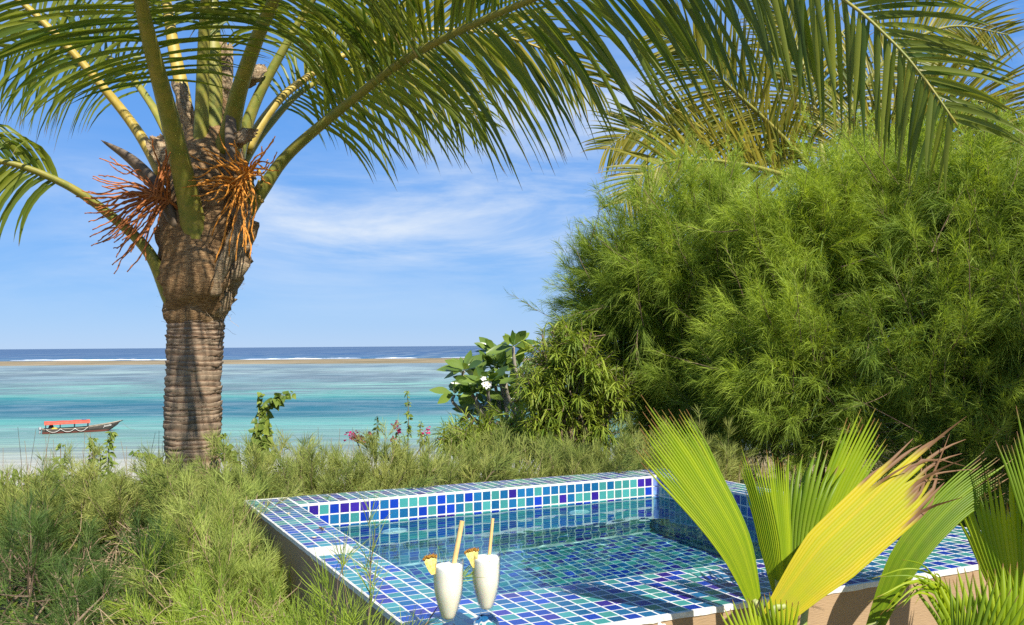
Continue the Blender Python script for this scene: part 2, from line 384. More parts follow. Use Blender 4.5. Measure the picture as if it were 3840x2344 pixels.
# basin: floor slab, inner faces and coping, in grout; outer faces rendered brown
mb = MB()
def quad(mb, a, b, c, d, mi=0): mb.add([a, b, c, d], [(0, 1, 2, 3)], mi=mi)
gz = -0.00025                                 # grout sits this far under the tile faces
def wallface(mb, a, b, z0, z1, mi=0): quad(mb, (*a, z0), (*b, z0), (*b, z1), (*a, z1), mi)
g = 0.00025
for (a, b) in (((XI1, YI1), (XI0, YI1)), ((XI1, YI0), (XI1, YI1)), ((XI0, YI0), (XI1, YI0)), ((XI0, YI1), (XI0, YI0))):
    wallface(mb, a, b, FLOOR-g, gz)
quad(mb, (XI0, YI0, FLOOR-g), (XI1, YI0, FLOOR-g), (XI1, YI1, FLOOR-g), (XI0, YI1, FLOOR-g))
quad(mb, (XO0, YO0, gz), (XI0, YO0, gz), (XI0, YO1, gz), (XO0, YO1, gz))
quad(mb, (XI1, YO0, gz), (XO1, YO0, gz), (XO1, YO1, gz), (XI1, YO1, gz))
quad(mb, (XI0, YO0, gz), (XI1, YO0, gz), (XI1, YI0, gz), (XI0, YI0, gz))
quad(mb, (XI0, YI1, gz), (XI1, YI1, gz), (XI1, YO1, gz), (XI0, YO1, gz))
mb.obj('basin', m_grout, pool, smooth=False)
# white lip along the outer top edge, slightly rough
mb = MB(); lip = 0.016
rng = np.random.RandomState(8)
def lipbar(a, b, nrmv):
    a = np.array(a); b = np.array(b); n = int(np.linalg.norm(b-a)/0.03)+2
    t = np.linspace(0, 1, n)[:, None]; P = a+(b-a)*t; nv = np.array(nrmv)
    dz = lip+0.003*rng.rand(n); of = 0.003+0.0015*rng.rand(n)
    top = np.c_[P+nv*of[:, None], np.full(n, gz-0.001)]; bot = np.c_[P+nv*of[:, None], -dz]
    inn = np.c_[P-nv*0.004, np.full(n, gz+0.0001)]; bi = np.c_[P, -dz]
    V = np.stack([inn, top, bot, bi], 1).reshape(-1, 3)
    Q = [(k*4+c, k*4+c+1, k*4+c+5, k*4+c+4) for k in range(n-1) for c in range(3)]
    mb.add(V, Q)
lipbar((XO0, YO0), (XO1, YO0), (0, -1)); lipbar((XO0, YO1), (XO0, YO0), (-1, 0)); lipbar((XO1, YO0), (XO1, YO1), (1, 0)); lipbar((XO1, YO1), (XO0, YO1), (0, 1))
mb.obj('coping_edge', m_grout, pool, smooth=False)
mb = MB()
for a, b in (((XO0, YO0), (XO1, YO0)), ((XO1, YO0), (XO1, YO1)), ((XO1, YO1), (XO0, YO1)), ((XO0, YO1), (XO0, YO0))):
    wallface(mb, a, b, GZ-0.5, -0.012)
mb.obj('outer_wall', m_wall, pool, smooth=False)
# tiles
TC = [(0.045, 0.25, 0.235), (0.006, 0.105, 0.25), (0.003, 0.034, 0.32), (0.028, 0.010, 0.22)]
def tile_mat(name, c):
    m, nt = new_mat(name)
    oi = N(nt, 'ShaderNodeObjectInfo'); a = N(nt, 'ShaderNodeAttribute', attribute_name='col'); s_ = N(nt, 'ShaderNodeSeparateColor'); L(nt, a.outputs['Color'], s_.inputs[0])
    v = M2(nt, 'FRACT', M2(nt, 'ADD', oi.outputs['Random'], s_.outputs[0]))
    nz = noise(nt, 45.0, 4.0, 0.65)
    cc = MIX(nt, v, tuple(x*0.82 for x in c), tuple(min(1, x*1.2+0.004) for x in c))
    cc = MIX(nt, M2(nt, 'MULTIPLY', RAMP(nt, nz, [(0.4, 0.0), (0.8, 1.0)]), 0.22), cc, tuple(0.7*x+0.05 for x in c))
    out(nt, principled(nt, cc, 0.22, 0.5, bump(nt, nz, 0.06, 0.004), Coat_Weight=0.3, Coat_Roughness=0.08)); return m
m_tiles = [tile_mat('glaze_'+n_, c_) for n_, c_ in zip(('turquoise', 'mid_blue', 'deep_blue', 'violet'), TC)]
def tile_geo(sx=0.0442, sy=0.0442, th=0.004, top=0.0, ch=0.0006):
    hx, hy = sx/2, sy/2
    V = [(-hx,-hy,top-th),(hx,-hy,top-th),(hx,hy,top-th),(-hx,hy,top-th),
         (-hx,-hy,top-ch),(hx,-hy,top-ch),(hx,hy,top-ch),(-hx,hy,top-ch),
         (-hx+ch,-hy+ch,top),(hx-ch,-hy+ch,top),(hx-ch,hy-ch,top),(-hx+ch,hy-ch,top)]
    Q = [(8,9,10,11)]+[(k, (k+1) % 4, 4+(k+1) % 4, 4+k) for k in range(4)]+[(4+k, 4+(k+1) % 4, 8+(k+1) % 4, 8+k) for k in range(4)]
    return np.array(V), np.array(Q)
trng = np.random.RandomState(21)
def pick(): return int(trng.choice(4, p=[0.32, 0.38, 0.21, 0.09]))
cells = []     # (centre, ex, ey, normal, sx, sy, priority)
def grid(origin, ex, ey, n, nx, ny, px=T, py=T, skip=None, pr=9.0, lx=None, ly=None):
    """nx by ny tiles from origin; lx/ly: length limits, edge tiles are cut"""
    for a in range(nx):
        for b in range(ny):
            if skip and skip(a, b): continue
            w_ = px if lx is None else min(px, lx-a*px); h_ = py if ly is None else min(py, ly-b*py)
            if w_ < 0.012 or h_ < 0.012: continue
            c_ = np.asarray(origin)+np.asarray(ex)*(a*px+w_/2)+np.asarray(ey)*(b*py+h_/2)
            cells.append((c_+np.asarray(n)*(0.0 if n[2] > 0.5 else 0.0003), ex, ey, n, w_-0.0058, h_-0.0058))
X_, Y_, Z_ = np.eye(3)
# coping: left side (whole length), near side, far side, right side
off = 0.56*T
patch = lambda a, b: a < 3 and 24 <= b < 27     # bare white patch where three rows were never tiled
grid((XO0+0.002, YO1-0.030, 0), X_, -Y_, Z_, 4, 51, lx=0.196, ly=YO1-0.030-YO0-0.002, skip=lambda a, b: patch(a, b))
grid((XI0+0.004, YI0-0.002, 0), X_, -Y_, Z_, 41, 8, lx=XI1-XI0-0.006, ly=YI0-YO0-0.004)
grid((XI0+0.004, YI1+0.002, 0), X_, Y_, Z_, 41, 5, lx=XI1-XI0-0.006, ly=YO1-YI1-0.004)
grid((XI1+0.004, YO1-0.003, 0), X_, -Y_, Z_, 5, 51, lx=XO1-XI1-0.008, ly=YO1-YO0-0.006)
n_top = len(cells)
rows = 20
grid((XI0+0.002, YI1, -0.009), X_, -Z_, -Y_, 41, rows, lx=XI1-XI0-0.026)
grid((XI1, YI1-0.022, -0.009), -Y_, -Z_, -X_, 38, rows, lx=YI1-YI0-0.024)
grid((XI0, YI1-0.002, -0.009), -Y_, -Z_, X_, 38, rows, lx=YI1-YI0-0.004)
grid((XI0+0.002, YI0, -0.009), X_, -Z_, Y_, 41, rows, lx=XI1-XI0-0.004)
grid((XI0+0.01, YI1-0.02, FLOOR), X_, -Y_, Z_, 41, 38, lx=XI1-XI0-0.03, ly=YI1-YI0-0.03)
# the 300 that show largest (nearest on the coping) are single objects, the rest one part
order = sorted(range(n_top), key=lambda q: np.linalg.norm(cells[q][0]-CAM))
full = [q for q in order if cells[q][4] > 0.044 and cells[q][5] > 0.044][:300]
single = set(full)
V0, Q0 = tile_geo()
tmesh = []
for k_ in range(4):
    me = mesh_np('tile', V0, Q0, attr=np.zeros((12, 3)), smooth=False); me.materials.append(m_tiles[k_]); tmesh.append(me)
rest = MB()
poff = np.array(WOFF[pool.name])
for q, (c_, ex, ey, n_, sx_, sy_) in enumerate(cells):
    k_ = pick()
    if q in single:
        t_ = bpy.data.objects.new('tile', tmesh[k_]); col0.objects.link(t_); t_.parent = pool
        t_.location = tuple(c_-poff+np.array([0, 0, 0.0004*trng.rand()])); t_.rotation_euler = (float(np.clip(0.003*trng.randn(), -0.006, 0.006)), float(np.clip(0.003*trng.randn(), -0.006, 0.006)), 0.006*trng.randn())
    else:
        V1, Q1 = tile_geo(sx_, sy_)
        jx, jy = np.clip(0.003*trng.randn(2), -0.006, 0.006)
        R = np.stack([ex, ey, np.asarray(n_)], 0)
        V1 = V1.copy(); V1[:, 2] += V1[:, 0]*jx+V1[:, 1]*jy
        rest.add(c_+V1 @ R, Q1 if np.dot(np.cross(ex, ey), n_) > 0 else Q1[:, ::-1], attr=(trng.rand(), 0, 0), mi=k_)
rest.obj('mosaic', m_tiles, pool, smooth=False, kind='stuff')
# rounded corner pieces in the far right inner corner
m_corner = plain('pale_glaze', (0.30, 0.62, 0.72), 0.2, 0.5, (0.14, 0.16, 0.48), 9.0)
for b in range(rows):
    mb = MB(); th = np.linspace(0, np.pi/2, 6); r_ = 0.022
    px_ = XI1-r_+r_*np.sin(th)*1.0; py_ = YI1-r_+r_*np.cos(th)
    ctr = np.array([XI1-r_, YI1-r_])
    # concave quarter round
    px_ = XI1-r_*(1-np.sin(th)); py_ = YI1-r_*(1-np.cos(th))
    V = np.concatenate([np.c_[px_-0.001, py_-0.001, np.full(6, -0.011-b*T)], np.c_[px_-0.001, py_-0.001, np.full(6, -0.011-b*T-0.0455)]])
    mb.add(V, [(a, a+1, 7+a, 6+a) for a in range(5)])
    mb.obj('corner_tile', m_corner, pool)
# two round white wall fittings under the water line, with a centre nozzle
m_white = plain('white_plastic', (0.82, 0.83, 0.80), 0.35, 0.5)
for sx_ in (1478, 2170):
    mb = MB()
    # the refracted fitting appears just under the far wall's water line; real depth about 0.45 m
    p_ = on_z(sx_, 1900, 0); t_ = (YI1-CAM[1])/(p_[1]-CAM[1]); x_ = CAM[0]+(p_[0]-CAM[0])*t_
    prof = [(0.0005, 0.016), (0.014, 0.016), (0.016, 0.010), (0.024, 0.009), (0.055, 0.012), (0.066, 0.008), (0.068, -0.004)]
    b2 = MB(); b2.lathe(prof, (0, 0, 0), 28)
    V = np.concatenate(b2.V); V = np.stack([V[:, 0]+x_, YI1-V[:, 2], V[:, 1]-0.36], -1)
    mb.add(V, b2.Q[0][:, ::-1]); mb.obj('wall_fitting', m_white, pool)
# mortar splash on the near wall
mb = MB(); p_ = on_z(2478, 2330, -0.03); yy = YO0-0.0025
a_ = np.linspace(0, 2*np.pi, 18)[:-1]; rr = np.array([0.011+0.004*math.sin(3*t+1) for t in a_])
cx_ = CAM[0]+(p_[0]-CAM[0])*(YO0-CAM[1])/(p_[1]-CAM[1])
ring = np.c_[cx_+rr*1.1*np.cos(a_), np.full(17, yy), -0.032+rr*1.2*np.sin(a_)]
mb.add(np.vstack([[cx_, yy-0.003, -0.032], ring]), tris=[(0, 1+k, 1+(k+1) % 17) for k in range(17)])
mb.obj('mortar_splash', m_grout, pool)

# pool water: a gently rippled sheet that refracts
nx, ny = 190, 180
gx = np.linspace(XI0-0.004, XI1+0.004, nx); gy = np.linspace(YI0-0.004, YI1+0.004, ny)
GX, GY = np.meshgrid(gx, gy, indexing='ij'); H = np.zeros_like(GX); wr = np.random.RandomState(5)
for q in range(34):
    th = wr.uniform(0, 2*np.pi); lam = 10**wr.uniform(math.log10(0.06), math.log10(0.5)); kk = 2*np.pi/lam
    H += 0.0011*lam*np.sin(kk*(GX*math.cos(th)+GY*math.sin(th))+wr.rand()*6.28)*(0.6+0.4*np.sin(GX*2.3+q)*np.sin(GY*1.9-q))
V = np.stack([GX, GY, WATER+H*RIPPLE], -1).reshape(-1, 3)
i, j = np.meshgrid(np.arange(nx-1), np.arange(ny-1), indexing='ij')
Q = np.stack([i*ny+j, (i+1)*ny+j, (i+1)*ny+j+1, i*ny+j+1], -1).reshape(-1, 4)
m, nt = new_mat('pool_water')
gl = N(nt, 'ShaderNodeBsdfGlass', i_Roughness=0.0, i_IOR=1.33); gl.inputs[0].default_value = (0.66, 0.945, 0.995, 1)
out(nt, gl.outputs[0])
o = link('pool_water', mesh_np('pool_water', V, Q), m, kind='structure')
o.cycles.is_caustics_caster = True
for ob in bpy.data.objects:
    if ob.parent == pool: ob.cycles.is_caustics_receiver = True

# ------------------------------------------------------------------ coconut palms
m_leaflet = leaf_mat('palm_leaflet', (0.075, 0.125, 0.014), (0.26, 0.285, 0.028), (0.24, 0.15, 0.06), 0.88, 1.0, 0.50, 0.38, 0.45)
m_leaflet_back = leaf_mat('palm_leaflet_yellowing', (0.10, 0.14, 0.02), (0.40, 0.33, 0.04), (0.30, 0.18, 0.08), 0.82, 1.0, 0.42, 0.45, 0.4)
def petiole_mat(name, ca, cb):
    m, nt = new_mat(name)
    a = N(nt, 'ShaderNodeAttribute', attribute_name='col'); s_ = N(nt, 'ShaderNodeSeparateColor'); L(nt, a.outputs['Color'], s_.inputs[0])
    nz = noise(nt, 14.0, 5.0, 0.6); c = MIX(nt, RAMP(nt, nz, [(0.35, 0.0), (0.7, 1.0)]), ca, cb)
    c = MIX(nt, s_.outputs[1], c, (0.34, 0.27, 0.17))
    c = MIX(nt, M2(nt, 'MULTIPLY', RAMP(nt, noise(nt, 60.0, 3.0), [(0.58, 0.0), (0.72, 1.0)]), 0.45), c, (0.24, 0.18, 0.11))
    out(nt, principled(nt, c, 0.5, 0.35)); return m
m_petiole = petiole_mat('palm_petiole_green', (0.16, 0.185, 0.03), (0.30, 0.25, 0.045))
m_petiole_y = petiole_mat('palm_petiole_yellow', (0.36, 0.26, 0.035), (0.46, 0.34, 0.08))
GRAV = np.array([0, 0, -1.0])
def frond(parent, ctrl, n_pairs=70, t0=0.35, Lmax=0.9, Wmax=0.042, droop=0.30, r0=0.05, r1=0.006, seed=0, mat=None, pmat=None,
          single=False, ang=(38, 62), lift=0.05, roll=0.0, world=False, sides=(-1, 1), sag=1.0, tipcut=0.66):
    rng = np.random.RandomState(seed); mat = mat or m_leaflet; pmat = pmat or m_petiole
    C = np.array(ctrl, float) if world else np.array([at(*c_) for c_ in ctrl])
    P = spline(C, 90); seg = np.linalg.norm(np.diff(P, axis=0), axis=1); arc = np.concatenate([[0], np.cumsum(seg)]); arc /= arc[-1]
    tt = np.linspace(0, 1, 80); P = np.stack([np.interp(tt, arc, P[:, a]) for a in range(3)], -1)
    tg = nrm(np.gradient(P, axis=0)); view = nrm(P-CAM)
    side = nrm(np.cross(tg, view)); nv = nrm(np.cross(side, tg))
    side, nv = side*math.cos(roll)+nv*math.sin(roll), nv*math.cos(roll)-side*math.sin(roll)
    rad = r0*(1-tt)**1.15+r1; rad = rad+0.035*np.exp(-tt/0.05)*(r0/0.05)
    mb = MB(); a_ = np.zeros((80, 3)); a_[:, 0] = rng.rand(); 
    mb.tube(P, rad, 12, attr=a_, flat=0.72)
    fr = mb.obj('frond', pmat, parent)
    n = n_pairs; t = np.linspace(t0, 0.995, n)
    allP, allS, allF, allA = [], [], [], []
    for sd in sides:
        t_ = np.clip(t+rng.randn(n)*0.12/n, t0, 0.998)
        ip = lambda A: np.stack([np.interp(t_, tt, A[:, a]) for a in range(3)], -1)
        B, Tg, Sd, Nv = ip(P), nrm(ip(tg)), nrm(ip(side)), nrm(ip(nv))
        u = (t_-t0)/(1-t0)
        ln = Lmax*(0.55+0.45*np.clip(u/0.22, 0, 1))*(1-tipcut*np.clip((u-0.45)/0.55, 0, 1)**1.3)*(1+0.07*rng.randn(n))
        an = np.radians(ang[0]+(ang[1]-ang[0])*u+rng.randn(n)*4)
        d = Sd*sd*np.cos(an)[:, None]+Tg*np.sin(an)[:, None]+Nv*(lift+0.10*rng.randn(n))[:, None]
        d = nrm(d); k = 8; pts = [B]; dirs = [d]
        sagk = droop*(0.75+0.5*rng.rand(n))*sag*(1.7-1.0*u)
        for q in range(1, k):
            d = nrm(d+GRAV*(sagk*(0.25+0.95*q/k))[:, None]+rng.randn(n, 3)*0.015); dirs.append(d)
            pts.append(pts[-1]+d*(ln/(k-1))[:, None])
        PP = np.stack(pts, 1); DDr = np.stack(dirs, 1)
        w0 = Tg[:, None, :]-(DDr*Tg[:, None, :]).sum(-1, keepdims=True)*DDr; w0 = nrm(w0)
        tw = (rng.randn(n)*0.35)[:, None, None]*np.linspace(0.2, 1.4, k)[None, :, None]
        wv = w0*np.cos(tw)+np.cross(DDr, w0)*np.sin(tw)
        prof = np.array([0.45, 0.92, 1.0, 0.95, 0.82, 0.62, 0.36, 0.03])
        hw = 0.5*Wmax*(0.55+0.45*np.clip(ln/Lmax, 0, 1))[:, None]*prof[None]
        nn = np.cross(DDr, wv); S = wv*hw[..., None]*0.93; F = nn*hw[..., None]*0.38
        A = np.zeros((n, k, 3)); A[..., 0] = np.clip(0.45+0.28*rng.randn(n), 0, 1)[:, None]; A[..., 1] = np.linspace(0, 1, k)[None]*(0.93+0.12*rng.rand(n))[:, None]
        allP.append(PP); allS.append(S); allF.append(F); allA.append(A)
    PP, S, F, A = [np.concatenate(x) for x in (allP, allS, allF, allA)]
    if single:
        for q in range(len(PP)):
            mb = MB(); mb.strips(PP[q:q+1], S[q:q+1], A[q:q+1], fold=F[q:q+1]); mb.obj('leaflet', mat, fr)
    else:
        mb = MB(); mb.strips(PP, S, A, fold=F); mb.obj('leaflets', mat, fr, kind='stuff')
    return fr

PD = 7.0
base = at(722, 1860, PD); base[2] = ground_z(base[0], base[1])-0.05
palm = thing('coconut_palm', 'dwarf coconut palm with ringed trunk and orange flower stalks behind the pool', 'palm tree', base)
# trunk: ring scars stacked one on the other
rng = np.random.RandomState(11)
cl = spline([base, at(722, 1790, PD), at(724, 1500, PD), at(736, 1205, PD)], 200)
zz = cl[:, 2]; H = zz[-1]-zz[0]; V = []; A = []; sides = 56; th = np.arange(sides)/sides*2*np.pi
z = 0.0; edges = [0.0]
while z < H: z += rng.uniform(0.024, 0.052)*(1.0 if z < H*0.75 else 0.8); edges.append(min(z, H))
for k_ in range(len(edges)-1):
    za, zb = edges[k_], edges[k_+1]; rr = 0.200+0.004*math.sin(k_*0.35)+rng.uniform(-0.004, 0.004)
    tilt = rng.uniform(-0.010, 0.010, 2); ph = rng.uniform(0, 6.28, 4); redd = rng.rand()**2
    for s_, dr, crev in ((0.02, -0.008, 1.0), (0.14, -0.004, 0.7), (0.5, -0.0005, redd*0.9), (0.88, 0.0030, 0.12), (0.99, 0.0022, 0.0)):
        zc = za+(zb-za)*s_; c_ = np.array([np.interp(zz[0]+min(zc, H), zz, cl[:, a]) for a in range(3)]); c_[2] = zz[0]+zc
        r_ = rr+dr+0.004*np.sin(3*th+ph[0])+0.002*np.sin(9*th+ph[1])+0.0022*rng.randn(sides)
        V.append(np.stack([c_[0]+r_*np.cos(th), c_[1]+r_*np.sin(th), c_[2]+tilt[0]*np.cos(th)+tilt[1]*np.sin(th)+0.003*np.sin(5*th+ph[2])+0.0012*rng.randn(sides)], -1))
        A.append(np.tile([crev, rng.rand()*0.3+0.35*(k_ % 3)/2, 0], (sides, 1)))
n = len(V); i, j = np.meshgrid(np.arange(n-1), np.arange(sides), indexing='ij'); k = (j+1) % sides
m, nt = new_mat('palm_bark')
a_ = N(nt, 'ShaderNodeAttribute', attribute_name='col'); s_ = N(nt, 'ShaderNodeSeparateColor'); L(nt, a_.outputs['Color'], s_.inputs[0])
n1 = noise(nt, 5.0, 6.0, 0.65, scaled(nt, (1, 1, 2.5))); n2_ = noise(nt, 55.0, 4.0, 0.6, scaled(nt, (1, 1, 0.25)))
c = MIX(nt, RAMP(nt, n1, [(0.35, 0.0), (0.68, 1.0)]), (0.30, 0.23, 0.155), (0.19, 0.14, 0.095))
c = MIX(nt, s_.outputs[1], c, (0.36, 0.27, 0.18))
c = MIX(nt, M2(nt, 'MULTIPLY', s_.outputs[0], 0.6), c, (0.17, 0.075, 0.035))
c = MIX(nt, RAMP(nt, n2_, [(0.50, 0.0), (0.72, 0.65)]), c, (0.09, 0.065, 0.05))
out(nt, principled(nt, c, 0.9, 0.15, bump(nt, n2_, 0.5, 0.006)))
mb = MB(); mb.add(np.concatenate(V), np.stack([i*sides+j, i*sides+k, (i+1)*sides+k, (i+1)*sides+j], -1).reshape(-1, 4), attr=np.concatenate(A))
mb.obj('trunk', m, palm)
# fibrous heart of the crown
def fibre_mat(name, c1, c2, c3):
    m, nt = new_mat(name)
    n1 = noise(nt, 4.0, 5.0, 0.65); n2_ = noise(nt, 26.0, 5.0, 0.7, scaled(nt, (0.9, 0.9, 5.0), (0.2, 0.3, 0))); n3 = noise(nt, 26.0, 4.0, 0.7, scaled(nt, (4.0, 4.0, 0.5), (-0.25, 0.2, 0)))
    c = MIX(nt, RAMP(nt, n1, [(0.35, 0.0), (0.65, 1.0)]), c1, c2)
    c = MIX(nt, RAMP(nt, n2_, [(0.46, 0.0), (0.56, 0.85)]), c, c3)
    c = MIX(nt, RAMP(nt, n3, [(0.52, 0.0), (0.66, 0.6)]), c, tuple(x*0.45 for x in c3))
    hh = M2(nt, 'ADD', n2_, n3)
    out(nt, principled(nt, c, 0.95, 0.1, bump(nt, hh, 0.9, 0.012))); return m
m_fibre = fibre_mat('palm_fibre', (0.44, 0.29, 0.145), (0.30, 0.18, 0.085), (0.17, 0.095, 0.045))
m_fibre_p = fibre_mat('palm_fibre_pale', (0.55, 0.44, 0.28), (0.40, 0.29, 0.17), (0.26, 0.17, 0.10))
secs = [(1225, 735, 196), (1195, 732, 226), (1150, 742, 240), (1080, 752, 262), (1000, 757, 298), (900, 768, 318), (800, 772, 312), (700, 775, 285), (600, 785, 240), (480, 795, 170), (350, 803, 110), (220, 808, 60)]
mb = MB(); rows = []; rngb = np.random.RandomState(4); ss = spline([(a, b, c) for a, b, c in secs], 46); sd_ = 48; th = np.arange(sd_)/sd_*2*np.pi
lump = [(rngb.uniform(0, 6.28), rngb.uniform(0, 45), rngb.uniform(-1, 1)) for _ in range(60)]
for q, (yy, cx, wpx) in enumerate(ss):
    c_ = at(cx, yy, PD); r_ = wpx/2*PD/FPX*(1.10 if 500 < yy < 1120 else 1.0)
    dr = sum(am*0.022*np.exp(-((np.angle(np.exp(1j*(th-t0)))/0.4)**2+((q-q0)/3.0)**2)) for t0, q0, am in lump)
    rr = r_*(0.93+0.03*np.sin(4*th+q*0.3))+dr+0.003*rngb.randn(sd_)
    rows.append(np.stack([c_[0]+rr*np.cos(th), c_[1]+rr*np.sin(th), np.full(sd_, c_[2])], -1))
n = len(rows); i, j = np.meshgrid(np.arange(n-1), np.arange(sd_), indexing='ij'); k = (j+1) % sd_
mb.add(np.concatenate(rows), np.stack([i*sd_+j, i*sd_+k, (i+1)*sd_+k, (i+1)*sd_+j], -1).reshape(-1, 4))
mb.obj('crown_fibre', m_fibre, palm)
# wrapped leaf sheaths: torn cloth-like flaps around the heart
def sheath(cx, cy, wpx, hpx, depth, lean, seed, mat, bulge=0.10):
    r = np.random.RandomState(seed); nu, nv_ = 22, 16; mb = MB()
    u = np.linspace(-1, 1, nu); v = np.linspace(0, 1, nv_); G = np.zeros((nv_, nu, 3))
    top = 0.10*np.cumsum(r.randn(nu))*0.5; top -= top.mean(); jt = r.randn(nv_)
    for a in range(nv_):
        for b in range(nu):
            vv = v[a]*(1+top[b]*0.5)-0.5; wid = 0.5*wpx*(0.35+0.68*math.sin(math.pi*(0.10+0.68*v[a])))*(1+0.10*jt[a]*abs(u[b])**3)
            x = cx+u[b]*wid+lean*vv*hpx; y = cy-vv*hpx-12*(1-u[b]**2)*math.sin(v[a]*9+seed)
            G[a, b] = at(x, y, depth-bulge*(math.cos(u[b]*1.45)-0.15)*math.sin(math.pi*(0.06+0.8*v[a]))+0.10*(1-v[a])**3+0.012*math.sin(5*u[b]+seed+4*v[a])+0.004*r.randn())
    i, j = np.meshgrid(np.arange(nv_-1), np.arange(nu-1), indexing='ij')
    mb.add(G.reshape(-1, 3), np.stack([i*nu+j, i*nu+j+1, (i+1)*nu+j+1, (i+1)*nu+j], -1).reshape(-1, 4))
    return mb.obj('leaf_sheath', mat, palm)
sheath(728, 1045, 270, 270, 6.74, 0.05, 1, m_fibre, 0.12)
sheath(850, 1000, 150, 260, 6.86, 0.2, 21, m_fibre_p, 0.08)
sheath(660, 900, 110, 150, 6.86, -0.3, 22, m_fibre, 0.05)
sheath(880, 700, 130, 200, 6.82, 0.1, 23, m_fibre, 0.06)
sheath(860, 830, 150, 170, 6.84, 0.25, 2, m_fibre_p, 0.07)
sheath(800, 1130, 150, 130, 6.86, 0.05, 3, m_fibre_p, 0.08)
sheath(700, 430, 60, 240, 6.88, -0.25, 4, m_fibre_p, 0.03)
sheath(835, 330, 75, 330, 6.92, 0.05, 5, m_fibre_p, 0.03)
sheath(940, 290, 90, 80, 7.0, 0.5, 6, m_fibre_p, 0.04)
sheath(905, 520, 90, 80, 6.70, 0.9, 7, m_fibre_p, 0.03)
sheath(610, 580, 90, 150, 6.85, -0.5, 8, m_fibre_p, 0.03)
sheath(690, 700, 160, 300, 6.90, -0.1, 9, m_fibre, 0.06)
# dead stub and dark pointed spathes
mb = MB(); P = spline([at(805, 1110, 6.74), at(835, 1000, 6.70), at(890, 880, 6.72), at(925, 800, 6.80)], 24)
mb.tube(P, np.linspace(0.045, 0.075, 24)*np.array([1+0.08*math.sin(q) for q in range(24)]), 10, flat=0.45); mb.obj('old_petiole', m_fibre_p, palm)
for q, (x0_, y0_, x1_, y1_, dd_) in enumerate([(640, 960, 590, 850, 6.86), (700, 900, 650, 790, 6.80), (905, 940, 960, 830, 6.90), (850, 1060, 925, 985, 6.84), (660, 1070, 600, 985, 6.86), (800, 780, 845, 690, 6.76), (900, 780, 955, 700, 6.9)]):
    mb = MB(); P = spline([at(x0_, y0_+40, dd_+0.1), at(x0_, y0_, dd_), at(0.4*x0_+0.6*x1_, 0.5*(y0_+y1_), dd_-0.03), at(x1_, y1_, dd_-0.04)], 14)
    mb.tube(P, np.array([0.085, 0.080, 0.074, 0.068, 0.062, 0.058, 0.054, 0.050, 0.047, 0.044, 0.042, 0.040, 0.036, 0.026])*(1+0.06*rng.randn(14)), 10, flat=0.4); mb.obj('old_petiole', m_fibre_p if q % 2 else m_fibre, palm)
m_spathe = plain('spathe', (0.10, 0.075, 0.055), 0.7, 0.3, (0.19, 0.14, 0.09), 12.0, 0.4)
for ctrl, rmax in (([at(660, 860, 6.75), at(600, 720, 6.70), at(500, 605, 6.68), at(378, 525, 6.66)], 0.075), ([at(870, 640, 6.7), at(865, 480, 6.7), at(868, 330, 6.72)], 0.04)):
    mb = MB(); P = spline(ctrl, 26); t_ = np.linspace(0, 1, 26)
    mb.tube(P, rmax*np.sin(np.pi*(0.22+0.78*t_))**0.8+0.002, 12, flat=0.55); mb.obj('spathe', m_spathe, palm)
# loose fibres
mb = MB(); rf = np.random.RandomState(9); n = 240; PP = np.zeros((n, 6, 3)); SS = np.zeros((n, 6, 3))
for q in range(n):
    yy = rf.uniform(560, 1230); row = min(range(len(secs)), key=lambda z_: abs(secs[z_][0]-yy)); _, cx, wpx = secs[row]
    e = rf.uniform(-1, 1); p_ = at(cx+e*wpx*0.5, yy, PD-0.17*math.sqrt(max(0, 1-e*e))-0.02); d = nrm(np.array([e*_r[0], e*_r[1], rf.uniform(-0.6, 0.5)])+rf.randn(3)*0.5-_f*0.3)
    for a in range(6):
        PP[q, a] = p_; d = nrm(d+rf.randn(3)*0.35+GRAV*0.12); p_ = p_+d*rf.uniform(0.012, 0.035)
    SS[q] = nrm(rf.randn(3))*0.0012
mb.strips(PP, SS); mb.obj('loose_fibre', m_fibre_p, palm, kind='stuff')
# orange flower stalks
m_orange = plain('orange_stalk', (0.55, 0.19, 0.022), 0.6, 0.3, (0.60, 0.27, 0.04), 60.0, 0.5)
m_orange2 = plain('rust_stalk', (0.34, 0.10, 0.025), 0.65, 0.3, (0.44, 0.16, 0.04), 60.0, 0.5)
def flower_stalk(root, hub, tips, mat, seed, dep):
    r = np.random.RandomState(seed); mb = MB(); R0 = at(*root); Hb = at(*hub)
    P = spline([R0, 0.5*(R0+Hb)+np.array([0, 0, 0.03]), Hb], 14); mb.tube(P, np.linspace(0.016, 0.011, 14), 8)
    for (tx, ty) in tips:
        s_ = P[r.randint(6, 14)]; e = at(tx, ty, dep+r.uniform(-0.22, 0.14)); v = e-s_; ln = np.linalg.norm(v)
        mid = s_+v*0.5+np.array([0, 0, 0.07*ln])+r.randn(3)*0.04*ln
        Q_ = spline([s_, s_+v*0.22+np.array([0, 0, 0.05*ln]), mid, s_+v*0.78+r.randn(3)*0.035*ln, e], 22)+r.randn(22, 3)*0.0018
        mb.tube(Q_, np.linspace(0.0082, 0.0042, 22)*(1+0.25*np.sin(np.arange(22)*2.4)), 6)
    return mb.obj('flower_stalk', mat, palm)
rt = np.random.RandomState(17)
tipsR = [(720+rt.uniform(-40, 60), 560+220*rt.rand()) for _ in range(12)]+[(rt.uniform(780, 960), rt.uniform(740, 990)) for _ in range(24)]+[(rt.uniform(960, 1060), rt.uniform(500, 700)) for _ in range(10)]+[(rt.uniform(740, 900), rt.uniform(480, 620)) for _ in range(8)]
flower_stalk((860, 820, 6.85), (935, 640, 6.62), tipsR, m_orange, 3, 6.55)
